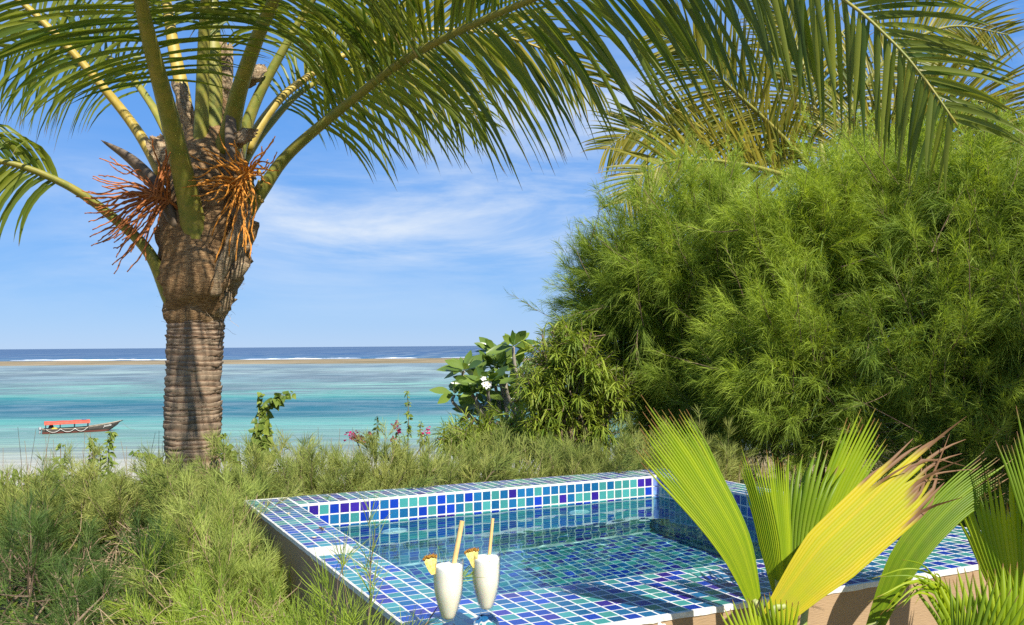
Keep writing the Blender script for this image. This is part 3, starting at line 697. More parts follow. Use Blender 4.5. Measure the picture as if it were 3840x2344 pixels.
tipsL = [(rt.uniform(280, 420), rt.uniform(560, 760)) for _ in range(14)]+[(rt.uniform(310, 460), rt.uniform(760, 930)) for _ in range(18)]+[(rt.uniform(390, 560), rt.uniform(880, 1040)) for _ in range(12)]+[(rt.uniform(540, 650), rt.uniform(500, 640)) for _ in range(9)]
flower_stalk((690, 800, 6.75), (575, 735, 6.55), tipsL, m_orange2, 5, 6.5)
m_bud = plain('palm_buds', (0.42, 0.33, 0.06), 0.7, 0.3, (0.30, 0.17, 0.04), 30.0)
mb = MB()
for q in range(46):
    c_ = at(rt.uniform(905, 985), rt.uniform(640, 780), 6.80+rt.uniform(-0.1, 0.1)); r_ = rt.uniform(0.008, 0.016)
    mb.lathe([(0.001, -r_), (r_*0.8, -r_*0.5), (r_, 0.1*r_), (r_*0.5, r_*0.9), (0.001, r_*1.5)], c_, 7)
mb.obj('flower_buds', m_bud, palm, kind='stuff')
# fronds
F1 = frond(palm, [(900, 830, 6.95), (985, 710, 6.85), (1090, 570, 6.8), (1340, 360, 6.5), (1560, 200, 6.1), (1917, 30, 5.5), (2340, -120, 4.9), (2800, -165, 4.4), (3140, -15, 4.15), (3340, 150, 4.05), (3470, 300, 4.0), (3590, 470, 3.95)],
           150, 0.17, 1.0, 0.035, 0.13, 0.046, 0.006, 1, single=True, ang=(28, 45), sag=1.0, tipcut=0.68)
frond(palm, [(752, 985, 6.84), (705, 740, 6.62), (645, 480, 6.25), (560, 150, 5.7), (520, -40, 5.35), (480, -300, 4.9), (420, -600, 4.5)], 52, 0.46, 1.0, 0.032, 0.10, 0.075, 0.02, 2, ang=(0, 25), sag=0.8)
frond(palm, [(790, 700, 6.9), (800, 400, 6.9), (800, 200, 6.9), (795, 0, 7.0), (790, -300, 7.1), (780, -700, 7.3)], 40, 0.55, 0.9, 0.034, 0.3, 0.062, 0.02, 3, ang=(20, 40))
frond(palm, [(615, 650, 7.0), (500, 470, 7.0), (380, 320, 6.9), (220, 140, 6.8), (30, -30, 6.7), (-250, -180, 6.5), (-600, -150, 6.3)], 56, 0.30, 0.95, 0.032, 0.20, 0.05, 0.01, 4, pmat=m_petiole_y, ang=(25, 50))
frond(palm, [(705, 1200, 6.98), (640, 1125, 6.90), (560, 950, 6.78), (430, 820, 6.7), (240, 690, 6.5), (0, 605, 6.3), (-250, 620, 6.1), (-500, 780, 6.0)], 50, 0.52, 0.9, 0.034, 0.3, 0.062, 0.008, 5)
frond(palm, [(710, 600, 7.1), (690, 380, 7.2), (650, 170, 7.3), (620, -20, 7.4), (560, -350, 7.6)], 40, 0.5, 0.9, 0.034, 0.3, 0.05, 0.02, 6, pmat=m_petiole_y)
frond(palm, [(880, 600, 7.1), (960, 380, 7.1), (1060, 190, 7.1), (1160, 20, 7.1), (1290, -160, 7.0), (1500, -330, 6.8)], 56, 0.40, 1.0, 0.034, 0.28, 0.055, 0.01, 7, ang=(10, 40))
frond(palm, [(920, 560, 7.3), (1010, 420, 7.4), (1110, 320, 7.5), (1330, 190, 7.8), (1650, 110, 8.0), (2000, 170, 8.2), (2250, 330, 8.3)], 62, 0.22, 0.95, 0.032, 0.16, 0.045, 0.006, 8, mat=m_leaflet_back, pmat=m_petiole_y)
frond(palm, [(900, 620, 7.4), (1000, 480, 7.5), (1150, 330, 7.8), (1350, 260, 8.2), (1600, 300, 8.6), (1800, 450, 8.8)], 52, 0.22, 0.95, 0.032, 0.22, 0.04, 0.006, 9)
frond(palm, [(680, 600, 7.3), (560, 380, 7.5), (430, 230, 7.7), (250, 160, 8.0), (50, 190, 8.2), (-150, 330, 8.3)], 50, 0.25, 0.95, 0.032, 0.22, 0.04, 0.006, 10)
frond(palm, [(850, 560, 6.9), (900, 330, 6.6), (1000, 60, 6.2), (1150, -200, 5.7), (1400, -380, 5.2)], 44, 0.42, 1.0, 0.034, 0.12, 0.05, 0.02, 12, ang=(0, 30))
frond(palm, [(0.12, 2.70, 1.9), (0.10, 2.30, 3.1), (0.08, 1.5, 3.75), (0.12, 0.6, 3.75), (0.2, -0.2, 3.4), (0.28, -0.9, 2.95), (0.34, -1.4, 2.6)], 84, 0.25, 0.85, 0.034, 0.16, 0.045, 0.006, 13, world=True)  # extra frond above the view, added so its leaflets dapple the trunk

b2 = at(3110, 690, 10.0); base2 = at(3130, 1700, 10.2); base2[2] = ground_z(base2[0], base2[1])-0.05
palm2 = thing('coconut_palm', 'yellowing coconut palm rising behind the feathery casuarina trees', 'palm tree', base2)
mb = MB(); P = spline([base2, 0.5*(base2+b2)+np.array([0.05, 0, 0]), b2], 60)
mb.tube(P, 0.15+0.006*np.sin(np.arange(60)*2.1), 20, attr=np.tile([0.3, 0.3, 0], (60, 1))); mb.obj('trunk', m, palm2)
for q, ctrl in enumerate([
    [(3090, 680, 10), (2900, 480, 9.8), (2740, 330, 9.6), (2600, 190, 9.5), (2450, 120, 9.4)],
    [(3080, 690, 10), (2850, 560, 10), (2600, 480, 10), (2400, 480, 10), (2270, 560, 10)],
    [(3080, 700, 10), (2800, 620, 9.6), (2550, 600, 9.3), (2420, 650, 9.1), (2340, 760, 9)],
    [(3120, 680, 10), (3200, 400, 10), (3350, 200, 10), (3560, 100, 10), (3780, 130, 10)],
    [(3130, 690, 10), (3350, 480, 9.8), (3600, 380, 9.5), (3800, 420, 9.4), (3950, 520, 9.3)],
    [(3100, 680, 10), (3060, 420, 10.2), (2990, 180, 10.4), (2880, 0, 10.5)],
    [(3120, 690, 10), (3420, 560, 9.6), (3650, 560, 9.4), (3900, 640, 9.2)]]):
    frond(palm2, ctrl, 80, 0.12, 0.85, 0.032, 0.08, 0.04, 0.006, 30+q, mat=m_leaflet_back, pmat=m_petiole, ang=(30, 55))

# ------------------------------------------------------------------ casuarina foliage
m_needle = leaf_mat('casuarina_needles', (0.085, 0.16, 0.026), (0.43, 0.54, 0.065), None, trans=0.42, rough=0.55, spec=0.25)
m_needle_dry = leaf_mat('casuarina_needles_dry', (0.12, 0.19, 0.035), (0.36, 0.37, 0.10), None, trans=0.25, rough=0.7, spec=0.15)
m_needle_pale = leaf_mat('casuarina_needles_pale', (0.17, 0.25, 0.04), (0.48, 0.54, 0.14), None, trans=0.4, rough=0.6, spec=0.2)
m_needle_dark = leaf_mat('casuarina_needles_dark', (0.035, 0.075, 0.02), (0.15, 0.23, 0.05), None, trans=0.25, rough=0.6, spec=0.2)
m_twig = plain('twig_bark', (0.15, 0.10, 0.065), 0.9, 0.1, (0.27, 0.20, 0.14), 40.0)
m_twig_dry = plain('dry_twig', (0.36, 0.27, 0.17), 0.9, 0.1, (0.24, 0.17, 0.10), 40.0)
def rand_dirs(rng, n): return nrm(rng.randn(n, 3))
def perp(rng, d):
    r = rng.randn(*d.shape); return nrm(r-(r*d).sum(-1, keepdims=True)*d)
def needles(mb, B, D, ln, w, droop, var, rng, k=3):
    n = len(B); s = np.linspace(0, 1, k)
    side = perp(rng, D)
    P = B[:, None]+D[:, None]*(ln[:, None]*s[None])[..., None]
    P[..., 2] -= (droop*ln)[:, None]*(s**2)[None]
    bend = perp(rng, D)*(0.16*ln*rng.rand(n))[:, None]
    P = P+bend[:, None]*(s**2)[None, :, None]
    W = side[:, None]*(w*0.5*(1.0-0.75*s**2))[None, :, None]
    A = np.zeros((n, k, 3)); A[..., 0] = np.clip(var, 0, 1)[:, None]; A[..., 1] = s[None]
    mb.strips(P, W, A)
def plumes(mbN, mbT, B, D, ln, rng, nshoot=14, slen=(0.13, 0.26), nneed=30, nlen=(0.07, 0.13), w=0.003, droop=0.25, spread=0.75, s0=0.2, var0=None, twr=0.0035, curve=0.12, updrift=0.1):
    """feathery sprays: each branch B,D,ln carries shoots that carry needles"""
    m_ = len(B); var0 = rng.rand(m_) if var0 is None else var0
    ax = D; pr = perp(rng, D); K = 7; s = np.linspace(0, 1, K)
    C = B[:, None]+ax[:, None]*(ln[:, None]*s[None])[..., None]+pr[:, None]*(curve*ln[:, None]*s[None]**2)[..., None]
    C[..., 2] += (updrift*ln)[:, None]*s[None]**2
    sd = perp(rng, D)
    W = sd[:, None]*(twr*(1.15-s))[None, :, None]; mbT.strips(C, W); 
    W2 = np.cross(D, sd)[:, None]*(twr*(1.15-s))[None, :, None]; mbT.strips(C, W2)
    ss = rng.uniform(s0, 1.0, (m_, nshoot)); ss[:, -1] = 1.0
    idx = np.repeat(np.arange(m_), nshoot); f = ss.ravel()
    x = f*(K-1); i = np.minimum(x.astype(int), K-2); fr = (x-i)[:, None]
    SB = C[idx, i]*(1-fr)+C[idx, i+1]*fr; tg = nrm(C[idx, i+1]-C[idx, i])
    SD = nrm(tg+perp(rng, tg)*(spread*(1.15-0.75*f)*rng.uniform(0.5, 1.2, len(f)))[:, None])
    SL = rng.uniform(*slen, len(f))*(1.1-0.45*f)
    st = np.linspace(0, 1, 4); SP = SB[:, None]+SD[:, None]*(SL[:, None]*st[None])[..., None]; SP[..., 2] -= (0.10*SL)[:, None]*st[None]**2
    sw = perp(rng, SD); mbT.strips(SP, sw[:, None]*(0.0016*(1.1-st))[None, :, None])
    ns = len(SB); q = rng.rand(ns, nneed); id2 = np.repeat(np.arange(ns), nneed); qq = q.ravel()
    NB = SB[id2]+SD[id2]*(SL[id2]*qq)[:, None]; NB[:, 2] -= 0.10*SL[id2]*qq**2
    ND = nrm(SD[id2]+perp(rng, SD[id2])*(np.tan(np.radians(rng.uniform(12, 42, len(qq))))[:, None]))
    NL = rng.uniform(*nlen, len(qq))*(1.15-0.5*qq)
    vv = var0[idx][id2]*0.65+0.35*rng.rand(len(qq))
    needles(mbN, NB, ND, NL, w, droop*rng.uniform(0.2, 1.4, len(qq)), vv, rng)
def casuarina_tree(label, base, ells, nplume, seed, fill=9000, tone=(0.15, 0.85), nsh=15, nneed=28):
    rng = np.random.RandomState(seed); base = np.array(base, float); base[2] = ground_z(base[0], base[1])-0.05
    t = thing('casuarina_tree', label, 'tree', base, None)
    mbN, mbT, mbF = MB(), MB(), MB()
    vol = np.array([np.prod(r)**(2/3) for c, r in ells]); vol = vol/vol.sum()
    trunkmb = MB()
    for (c, r), fq in zip(ells, vol):
        c = np.array(c); r = np.array(r); n = int(nplume*fq*2.1)
        o = rand_dirs(rng, n); vw = nrm(c-CAM); keep = ((o @ vw) < 0.25) | (o[:, 2] > 0.55); keep &= o[:, 2] > -0.72; o = o[keep]; n = len(o)
        ln = rng.uniform(0.40, 0.95, n)*min(1.0, r.min()/0.62)
        tip = c+o*r*rng.uniform(0.80, 1.10, n)[:, None]
        hz = np.clip(o[:, 2], -0.3, 1.0)
        D = nrm(nrm(o*r)*0.75+np.array([0, 0, 1.0])*(0.34+0.25*hz)[:, None]+rng.randn(n, 3)*0.22)
        B = tip-D*ln[:, None]
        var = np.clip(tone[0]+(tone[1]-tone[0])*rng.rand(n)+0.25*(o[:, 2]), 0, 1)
        plumes(mbN, mbT, B, D, ln, rng, nsh, (0.16, 0.34), nneed, (0.09, 0.19), 0.0031, 0.45, var0=var, spread=0.85)
        ks = rng.rand(n) < 0.22                       # stray leaders poking out of the crown
        plumes(mbN, mbT, tip[ks], nrm(D[ks]+rng.randn(ks.sum(), 3)*0.35+[0, 0, 0.25]), rng.uniform(0.25, 0.5, ks.sum()), rng, 5, (0.10, 0.2), 14, (0.06, 0.13), 0.0028, 0.3, var0=var[ks], spread=0.5)
        nf = int(fill*fq); o = rand_dirs(rng, nf); p = c+o*r*(rng.rand(nf)**0.45*0.82)[:, None]
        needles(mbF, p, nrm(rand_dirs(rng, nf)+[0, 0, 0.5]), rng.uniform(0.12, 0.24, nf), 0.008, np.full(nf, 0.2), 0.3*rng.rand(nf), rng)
        for q in range(7):
            e = c+nrm(rng.randn(3)+[0, 0, 0.6])*r*0.7; s_ = base+np.array([rng.uniform(-0.25, 0.25), rng.uniform(-0.2, 0.2), 0.0])
            P = spline([s_, s_*0.6+e*0.4+np.array([0, 0, 0.12])+rng.randn(3)*0.08, s_*0.25+e*0.75+rng.randn(3)*0.06, e], 20)
            trunkmb.tube(P, np.linspace(rng.uniform(0.016, 0.034), 0.005, 20), 7)
    trunkmb.obj('trunk', m_twig, t); mbT.obj('branches', m_twig, t, kind='stuff')
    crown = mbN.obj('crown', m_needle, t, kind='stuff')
    mbF.obj('inner_needles', m_needle, t, kind='stuff')
    return t
def E_(px, py, d, rx, ry, rz): return (at(px, py, d), (rx, ry, rz))
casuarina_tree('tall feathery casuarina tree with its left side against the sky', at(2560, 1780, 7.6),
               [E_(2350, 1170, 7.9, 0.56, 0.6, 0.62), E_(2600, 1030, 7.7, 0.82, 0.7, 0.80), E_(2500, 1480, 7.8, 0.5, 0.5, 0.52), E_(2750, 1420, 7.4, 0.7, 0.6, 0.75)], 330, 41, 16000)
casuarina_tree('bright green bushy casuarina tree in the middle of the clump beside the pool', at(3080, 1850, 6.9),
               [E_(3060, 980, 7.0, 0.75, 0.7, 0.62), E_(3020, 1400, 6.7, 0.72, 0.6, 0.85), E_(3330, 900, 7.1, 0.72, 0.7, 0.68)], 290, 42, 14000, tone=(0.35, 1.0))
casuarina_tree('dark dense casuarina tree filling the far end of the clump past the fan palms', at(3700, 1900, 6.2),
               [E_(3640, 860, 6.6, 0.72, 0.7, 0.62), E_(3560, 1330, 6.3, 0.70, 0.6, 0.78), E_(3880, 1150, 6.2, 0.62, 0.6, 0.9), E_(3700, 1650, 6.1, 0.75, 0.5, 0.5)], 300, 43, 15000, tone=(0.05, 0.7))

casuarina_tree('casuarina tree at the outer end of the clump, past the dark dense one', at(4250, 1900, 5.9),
               [E_(4230, 900, 6.1, 0.62, 0.6, 0.75), E_(4350, 1350, 5.8, 0.7, 0.6, 0.7)], 150, 44, 7000, tone=(0.1, 0.8))
# low hedge of casuarina shoots along the far side of the pool
rng = np.random.RandomState(50)
hb = np.array([1.2, 0.75, ground_z(1.2, 0.75)])
hedge = thing('casuarina_hedge', 'low clipped casuarina hedge with bare brown twigs behind the far pool edge', 'hedge', hb)
mbN, mbT, mbD = MB(), MB(), MB()
n = 620; x = rng.uniform(-1.0, 3.3, n); y = 0.36+rng.beta(1.3, 1.6, n)*0.95+np.clip(-x, 0, 1)*0.5
B = np.stack([x, y, np.full(n, GZ+0.12)], -1); B[:, 2] += rng.uniform(0, 0.18, n)
D = nrm(np.stack([rng.randn(n)*0.70, rng.randn(n)*0.55-0.10, np.ones(n)], -1)); ln = rng.uniform(0.26, 0.45, n)*(1+0.12*np.sin(x*2.1))
plumes(mbN, mbT, B, D, ln, rng, 9, (0.08, 0.19), 22, (0.06, 0.12), 0.0025, 0.12, s0=0.35, spread=1.15, var0=np.clip(0.5+0.3*rng.randn(n), 0, 1))
for q in range(420):
    x_ = rng.uniform(-0.9, 3.3); p_ = np.array([x_, rng.uniform(0.32, 0.8)+max(-x_, 0)*0.5, GZ+0.02]); e = p_+np.array([rng.randn()*0.16, rng.randn()*0.12, rng.uniform(0.25, 0.52)])
    P = spline([p_, 0.6*p_+0.4*e+rng.randn(3)*0.05, 0.25*p_+0.75*e+rng.randn(3)*0.05, e], 8); mbD.tube(P, np.linspace(0.006, 0.0018, 8), 4, caps=False)
mbD.obj('twigs', m_twig_dry, hedge, kind='stuff'); mbT.obj('branches', m_twig, hedge, kind='stuff'); mbN.obj('foliage', m_needle_dry, hedge, kind='stuff')

# shrubs in the near garden, left of the pool
def shrub(label, x, y, height, spread, seed, nst=26, tone=(0.1, 0.7), group=None, mat=None, dry=0.0, nneed=18, nsh=6):
    rng = np.random.RandomState(seed); g_ = ground_z(x, y)-0.02
    t = thing('casuarina_shrub', label, 'shrub', (x, y, g_), group); mbN, mbT, mbS = MB(), MB(), MB()
    n = nst; th = rng.rand(n)*6.28; rr = spread*np.sqrt(rng.rand(n))
    tip = np.stack([x+rr*np.cos(th), y+rr*np.sin(th), g_+height*(1-0.35*(rr/spread)**2)*rng.uniform(0.62, 1.08, n)], -1)
    for q in range(n):
        s_ = np.array([x+rng.randn()*0.05, y+rng.randn()*0.05, g_]); e = tip[q]
        P = spline([s_, 0.5*(s_+e)+np.array([rng.randn()*0.04, rng.randn()*0.04, 0.03]), e], 10); mbS.tube(P, np.linspace(rng.uniform(0.007, 0.016), 0.0025, 10), 5, caps=False)
    nb = n*3; k_ = np.repeat(np.arange(n), 3); sp = np.array([x, y, g_])
    f = rng.uniform(0.45, 0.98, nb); B = sp+(tip[k_]-sp)*f[:, None]
    D = nrm((tip[k_]-sp)*[1.2, 1.2, 1.0]+rng.randn(nb, 3)*0.32*height/0.5+[0, 0, 0.06]); ln = rng.uniform(0.12, 0.32, nb)*height/0.5
    plumes(mbN, mbT, B, D, ln, rng, nsh, (0.07, 0.16), nneed, (0.06, 0.135), 0.0021, 0.10, s0=0.15, spread=0.95, var0=tone[0]+(tone[1]-tone[0])*rng.rand(nb))
    mbS.obj('stems', m_twig, t); mbT.obj('branches', m_twig_dry if dry else m_twig, t, kind='stuff'); mbN.obj('foliage', mat or m_needle, t, kind='stuff')
    return t
def ws(px, depth): p_ = at(px, 1500, depth); return p_[0], p_[1]
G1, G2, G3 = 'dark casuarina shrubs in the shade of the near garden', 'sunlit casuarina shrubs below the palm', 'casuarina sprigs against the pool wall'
L1 = 'dark green casuarina shrub with bare forked stems in the near garden'
L2 = 'sunlit yellow-green casuarina shrub on the open ground between the palm and the dark shrubs'
L3 = 'thin casuarina sprig leaning against the brown pool wall'
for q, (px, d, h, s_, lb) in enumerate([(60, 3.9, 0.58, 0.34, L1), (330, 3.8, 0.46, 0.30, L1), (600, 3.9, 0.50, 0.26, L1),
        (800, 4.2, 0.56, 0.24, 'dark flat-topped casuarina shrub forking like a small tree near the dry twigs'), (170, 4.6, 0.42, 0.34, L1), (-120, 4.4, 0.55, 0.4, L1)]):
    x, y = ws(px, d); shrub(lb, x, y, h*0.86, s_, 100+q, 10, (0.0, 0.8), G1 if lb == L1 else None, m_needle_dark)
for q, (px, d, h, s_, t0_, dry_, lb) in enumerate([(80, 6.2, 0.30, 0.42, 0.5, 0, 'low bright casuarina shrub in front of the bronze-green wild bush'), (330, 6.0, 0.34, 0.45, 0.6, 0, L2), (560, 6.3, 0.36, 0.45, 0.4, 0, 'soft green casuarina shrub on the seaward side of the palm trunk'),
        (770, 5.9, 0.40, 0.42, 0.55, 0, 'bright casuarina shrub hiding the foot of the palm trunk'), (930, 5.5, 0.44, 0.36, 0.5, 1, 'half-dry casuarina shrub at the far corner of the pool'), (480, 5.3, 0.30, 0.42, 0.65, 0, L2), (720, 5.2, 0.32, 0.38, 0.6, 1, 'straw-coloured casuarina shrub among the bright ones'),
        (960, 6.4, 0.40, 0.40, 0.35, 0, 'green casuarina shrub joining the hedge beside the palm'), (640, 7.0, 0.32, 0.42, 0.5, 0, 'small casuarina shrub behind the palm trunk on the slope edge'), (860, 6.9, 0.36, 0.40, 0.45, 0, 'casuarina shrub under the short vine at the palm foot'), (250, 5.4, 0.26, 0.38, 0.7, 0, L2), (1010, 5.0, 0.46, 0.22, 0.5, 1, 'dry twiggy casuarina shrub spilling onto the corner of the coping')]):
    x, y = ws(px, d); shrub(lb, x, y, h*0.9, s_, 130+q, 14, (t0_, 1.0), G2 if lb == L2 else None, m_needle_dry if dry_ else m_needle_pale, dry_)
for q, (x, y, h, s_) in enumerate([(-0.30, -0.35, 0.44, 0.24), (-0.38, -0.95, 0.36, 0.22), (-0.24, -1.62, 0.42, 0.18), (-0.28, -1.98, 0.48, 0.22), (-0.16, -2.28, 0.56, 0.20), (-0.42, -1.35, 0.34, 0.24), (-0.55, -1.85, 0.44, 0.28), (-0.05, -2.52, 0.52, 0.18)]):
    shrub(L3, x, y, h, s_, 160+q, 11, (0.3, 0.9), G3, nneed=15, nsh=6)
for q, (x, y, h, s_, lb) in enumerate([(-0.16, 0.12, 0.52, 0.2, 'feathery casuarina sprig touching the far outer corner of the pool'), (-0.20, -0.22, 0.50, 0.2, 'half-dry casuarina sprig against the wall just below the far corner of the coping'), (-0.22, -0.62, 0.46, 0.2, 'pale casuarina sprig against the wall below the grasshopper')]):
    shrub(lb, x, y, h, s_, 180+q, 14, (0.4, 1.0), None, m_needle_dry if q == 1 else m_needle_pale, 1, nneed=17, nsh=7)
# dry tangle and creeping greens on the ground
mb = MB(); rng = np.random.RandomState(71)
for q in range(2200):
    px, d = rng.uniform(380, 1330), rng.uniform(3.2, 5.6); p_ = at(px, 1500, d); 
    if p_[0] > -0.06: continue
    p_[2] = ground_z(p_[0], p_[1])+rng.uniform(0, 0.36); v = nrm(rng.randn(3)*[1, 1, 0.55])*rng.uniform(0.08, 0.26)
    P = spline([p_, p_+v*0.5+rng.randn(3)*0.02, p_+v+[0, 0, -0.02]], 6); P[:, 0] = np.minimum(P[:, 0], -0.012); mb.tube(P, np.linspace(0.0032, 0.0012, 6), 4, caps=False)
mb.obj('dry_brush', m_twig_dry, None, kind='stuff', label='tangle of dry beige twigs on the ground beside the pool wall', category='brush')
m_creeper = leaf_mat('creeper_leaf', (0.12, 0.20, 0.03), (0.30, 0.40, 0.06), None, trans=0.4, rough=0.5)
mb = MB(); n = 2600
px = rng.uniform(-150, 1000, n); d = rng.uniform(3.4, 7.4, n); Bp = np.array([at(a, 1500, b) for a, b in zip(px, d)]); Bp[:, 2] = [ground_z(a, b) for a, b, _ in Bp]
hgt = rng.uniform(0.03, 0.17, n); Dv = nrm(rng.randn(n, 3)*[1, 1, 0.3]+[0, 0, 0.15]); ln = rng.uniform(0.04, 0.09, n)
B = Bp+np.array([0, 0, 1.0])*hgt[:, None]; s = np.array([0, 0.3, 0.65, 1.0]); P = B[:, None]+Dv[:, None]*(ln[:, None]*s[None])[..., None]; P[..., 2] -= (ln[:, None]*0.35*s[None]**2)
W = nrm(np.cross(Dv, [0, 0, 1.0]))[:, None]*(np.array([0.15, 0.55, 0.5, 0.02])[None]*ln[:, None]*0.62)[..., None]
A = np.zeros((n, 4, 3)); A[..., 0] = rng.rand(n)[:, None]; mb.strips(P, W, A)
mb.obj('ground_creeper', m_creeper, None, kind='stuff', label='bright green creeping leaves covering the ground of the near garden', category='ground cover')
m_grass = leaf_mat('grass_blade', (0.13, 0.19, 0.04), (0.36, 0.36, 0.10), None, trans=0.35, rough=0.6)
mb = MB(); n = 6500
px = rng.uniform(-200, 1700, n); d = rng.uniform(5.6, 8.6, n); Bp = np.array([at(a, 1500, b) for a, b in zip(px, d)])
inpool = (Bp[:, 0] > -0.03) & (Bp[:, 0] < 2.5) & (Bp[:, 1] > -2.35) & (Bp[:, 1] < 0.3); Bp = Bp[~inpool]; n = len(Bp)
Bp[:, 2] = [ground_z(a, b)-0.01 for a, b, _ in Bp]
needles(mb, Bp, nrm(rng.randn(n, 3)*[0.35, 0.35, 0.1]+[0, 0, 1.0]), rng.uniform(0.14, 0.36, n), 0.005, rng.uniform(0.0, 0.3, n), rng.rand(n), rng, 4)
mb.obj('grass', m_grass, None, kind='stuff', label='long fine grass growing under the shrubs and around the palm', category='grass')

# broad-crowned tree added out of view to shade the foot of the casuarina clump
rng = np.random.RandomState(77); tb_ = np.array([4.9, -3.7, 0.0]); tb_[2] = ground_z(tb_[0], tb_[1])-0.05
stree = thing('added_shade_tree', 'broad-crowned leafy tree added out of view to shade the casuarina trees', 'tree', tb_)
mbT, mbL = MB(), MB(); hub_ = tb_+np.array([-0.1, 0.1, 2.2]); mbT.tube(spline([tb_, tb_+[0.05, 0, 1.1], hub_], 16), np.linspace(0.14, 0.09, 16), 12)
n = 3600; e = rand_dirs(rng, n); cen = tb_+np.array([0.1, 0.2, 3.25]); p = cen+e*np.array([1.7, 1.0, 0.55])*(rng.rand(n)**0.4)[:, None]
for q in range(16):
    t_ = cen+nrm(rng.randn(3))*np.array([1.4, 0.9, 0.4]); mbT.tube(spline([hub_, 0.5*(hub_+t_)+rng.randn(3)*0.1, t_], 10), np.linspace(0.05, 0.012, 10), 7)
D = nrm(rng.randn(n, 3)*[1, 1, 0.5]); ln = rng.uniform(0.07, 0.13, n); s = np.linspace(0, 1, 4); P = p[:, None]+D[:, None]*(ln[:, None]*s[None])[..., None]
W = nrm(np.cross(D, rng.randn(n, 3)+[0, 0, 1.5]))[:, None]*(np.array([0.1, 0.5, 0.5, 0.03])[None]*ln[:, None]*0.55)[..., None]; A = np.zeros((n, 4, 3)); A[..., 0] = rng.rand(n)[:, None]
mbL.strips(P, W, A); mbT.obj('trunk', m_twig, stree); mbL.obj('crown', m_creeper, stree, kind='stuff')

# ------------------------------------------------------------------ fan palms in front of the near pool wall
m_fan = leaf_mat('fan_leaf', (0.17, 0.28, 0.008), (0.33, 0.42, 0.012), (0.26, 0.12, 0.04), 0.92, 0.985, 0.40, 0.42, 0.25, streak=0.10)
m_fan_d = leaf_mat('fan_leaf_dark', (0.10, 0.19, 0.007), (0.20, 0.30, 0.012), (0.28, 0.15, 0.07), 0.91, 0.98, 0.40, 0.42, 0.25, streak=0.12)
m_fan_y = leaf_mat('fan_leaf_yellow', (0.36, 0.37, 0.012), (0.52, 0.40, 0.012), (0.22, 0.12, 0.06), 0.77, 0.84, 0.30, 0.5, 0.2, streak=0.16)
m_stalk = plain('fan_stalk', (0.22, 0.27, 0.06), 0.5, 0.4, (0.34, 0.36, 0.14), 20.0)
def fan_leaf(parent, ctrl, hw, n=20, split=0.72, mat=None, pleat=0.58, seed=0, tilt=0.0, cup=0.12, round_=0.16, jit=0.05, ragged=0.0, foot=None, curl=0.0):
    rng = np.random.RandomState(seed); C = np.array([at(*c_) for c_ in ctrl]); P = spline(C, 80)
    arc = np.concatenate([[0], np.cumsum(np.linalg.norm(np.diff(P, axis=0), axis=1))]); arc /= arc[-1]; tt = np.linspace(0, 1, 60)
    P = np.stack([np.interp(tt, arc, P[:, a]) for a in range(3)], -1); tg = nrm(np.gradient(P, axis=0))
    side = nrm(np.cross(tg, nrm(P-CAM))); nv = nrm(np.cross(side, tg)); 
    if (nv[30] @ (CAM-P[30])) < 0: nv = -nv
    side, nv = side*math.cos(tilt)+nv*math.sin(tilt), nv*math.cos(tilt)-side*math.sin(tilt)
    dep = float((P[40]-CAM) @ _f); hs = np.array(hw, float); HW = np.interp(tt, hs[:, 0], hs[:, 1])*dep/FPX
    K = 20; PP, SS, FF, AA = [], [], [], []
    for j in range(n):
        cm = -1+(2*j+1)/n; e = 1-round_*abs(cm)**1.8+jit*rng.randn(); e = float(np.clip(e, 0.5, 1.12)); sp = min(split*(1+0.10*rng.randn()), 0.90)
        s = np.linspace(0, e, K); sc = np.minimum(s, 0.999)
        ip = lambda A: np.stack([np.interp(sc, tt, A[:, a]) for a in range(3)], -1)
        c_, sd, nn, tg_ = ip(P), nrm(ip(side)), nrm(ip(nv)), nrm(ip(tg)); c_ = c_+tg_*(np.maximum(s-0.999, 0)*arc[-1]*np.linalg.norm(C[-1]-C[0]))[:, None]
        h = np.interp(sc, tt, HW); u = np.clip((s-sp*e)/(e-sp*e+1e-6), 0, 1)
        lat = cm*h*(1+0.12*u*abs(cm)); w = h/n*1.02*(1-u**1.25)*1.0+0.0006
        ph = rng.randn(2)*ragged
        cen = c_+sd*lat[:, None]+nn*(-cup*h*cm**2)[:, None]+(sd*ph[0]+nn*ph[1])*(u**1.5*0.06)[:, None]
        cen = cen+nn*(curl*u**2*0.05*rng.uniform(0.3, 1.0))[:, None]
        PP.append(cen); SS.append(sd*w[:, None]); FF.append(nn*(pleat*w*2)[:, None])
        a = np.zeros((K, 3)); a[:, 0] = np.clip((abs(cm)**1.5*0.75+0.15*rng.randn()+0.35*np.clip(s/e-0.5, 0, 1)) if mat is m_fan_y else 0.5+0.18*rng.randn()+0.25*math.sin(j*0.9), 0, 1); a[:, 1] = s/e*(0.97+0.05*rng.rand()); AA.append(a)
    mb = MB(); mb.strips(np.array(PP), np.array(SS), np.array(AA), fold=np.array(FF)); lf = mb.obj('leaf', mat or m_fan, parent)
    if foot is not None:
        mb = MB(); B0 = P[0]; Q_ = spline([foot, foot*0.6+B0*0.4+np.array([0, 0, 0.05]), B0, P[5]], 20)
        mb.tube(Q_, np.linspace(0.016, 0.007, 20), 8, flat=0.7); mb.obj('leaf_stalk', m_stalk, lf)
    return lf
f1 = at(2900, 1500, 2.42); f1[2] = ground_z(f1[0], f1[1])-0.02
fan1 = thing('fan_palm', 'young fan palm with one yellow leaf whose tip has dried brown', 'fan palm', f1)
prof = lambda a, b, c, d: [(0, a), (0.35, b), (0.75, c), (1.0, d)]
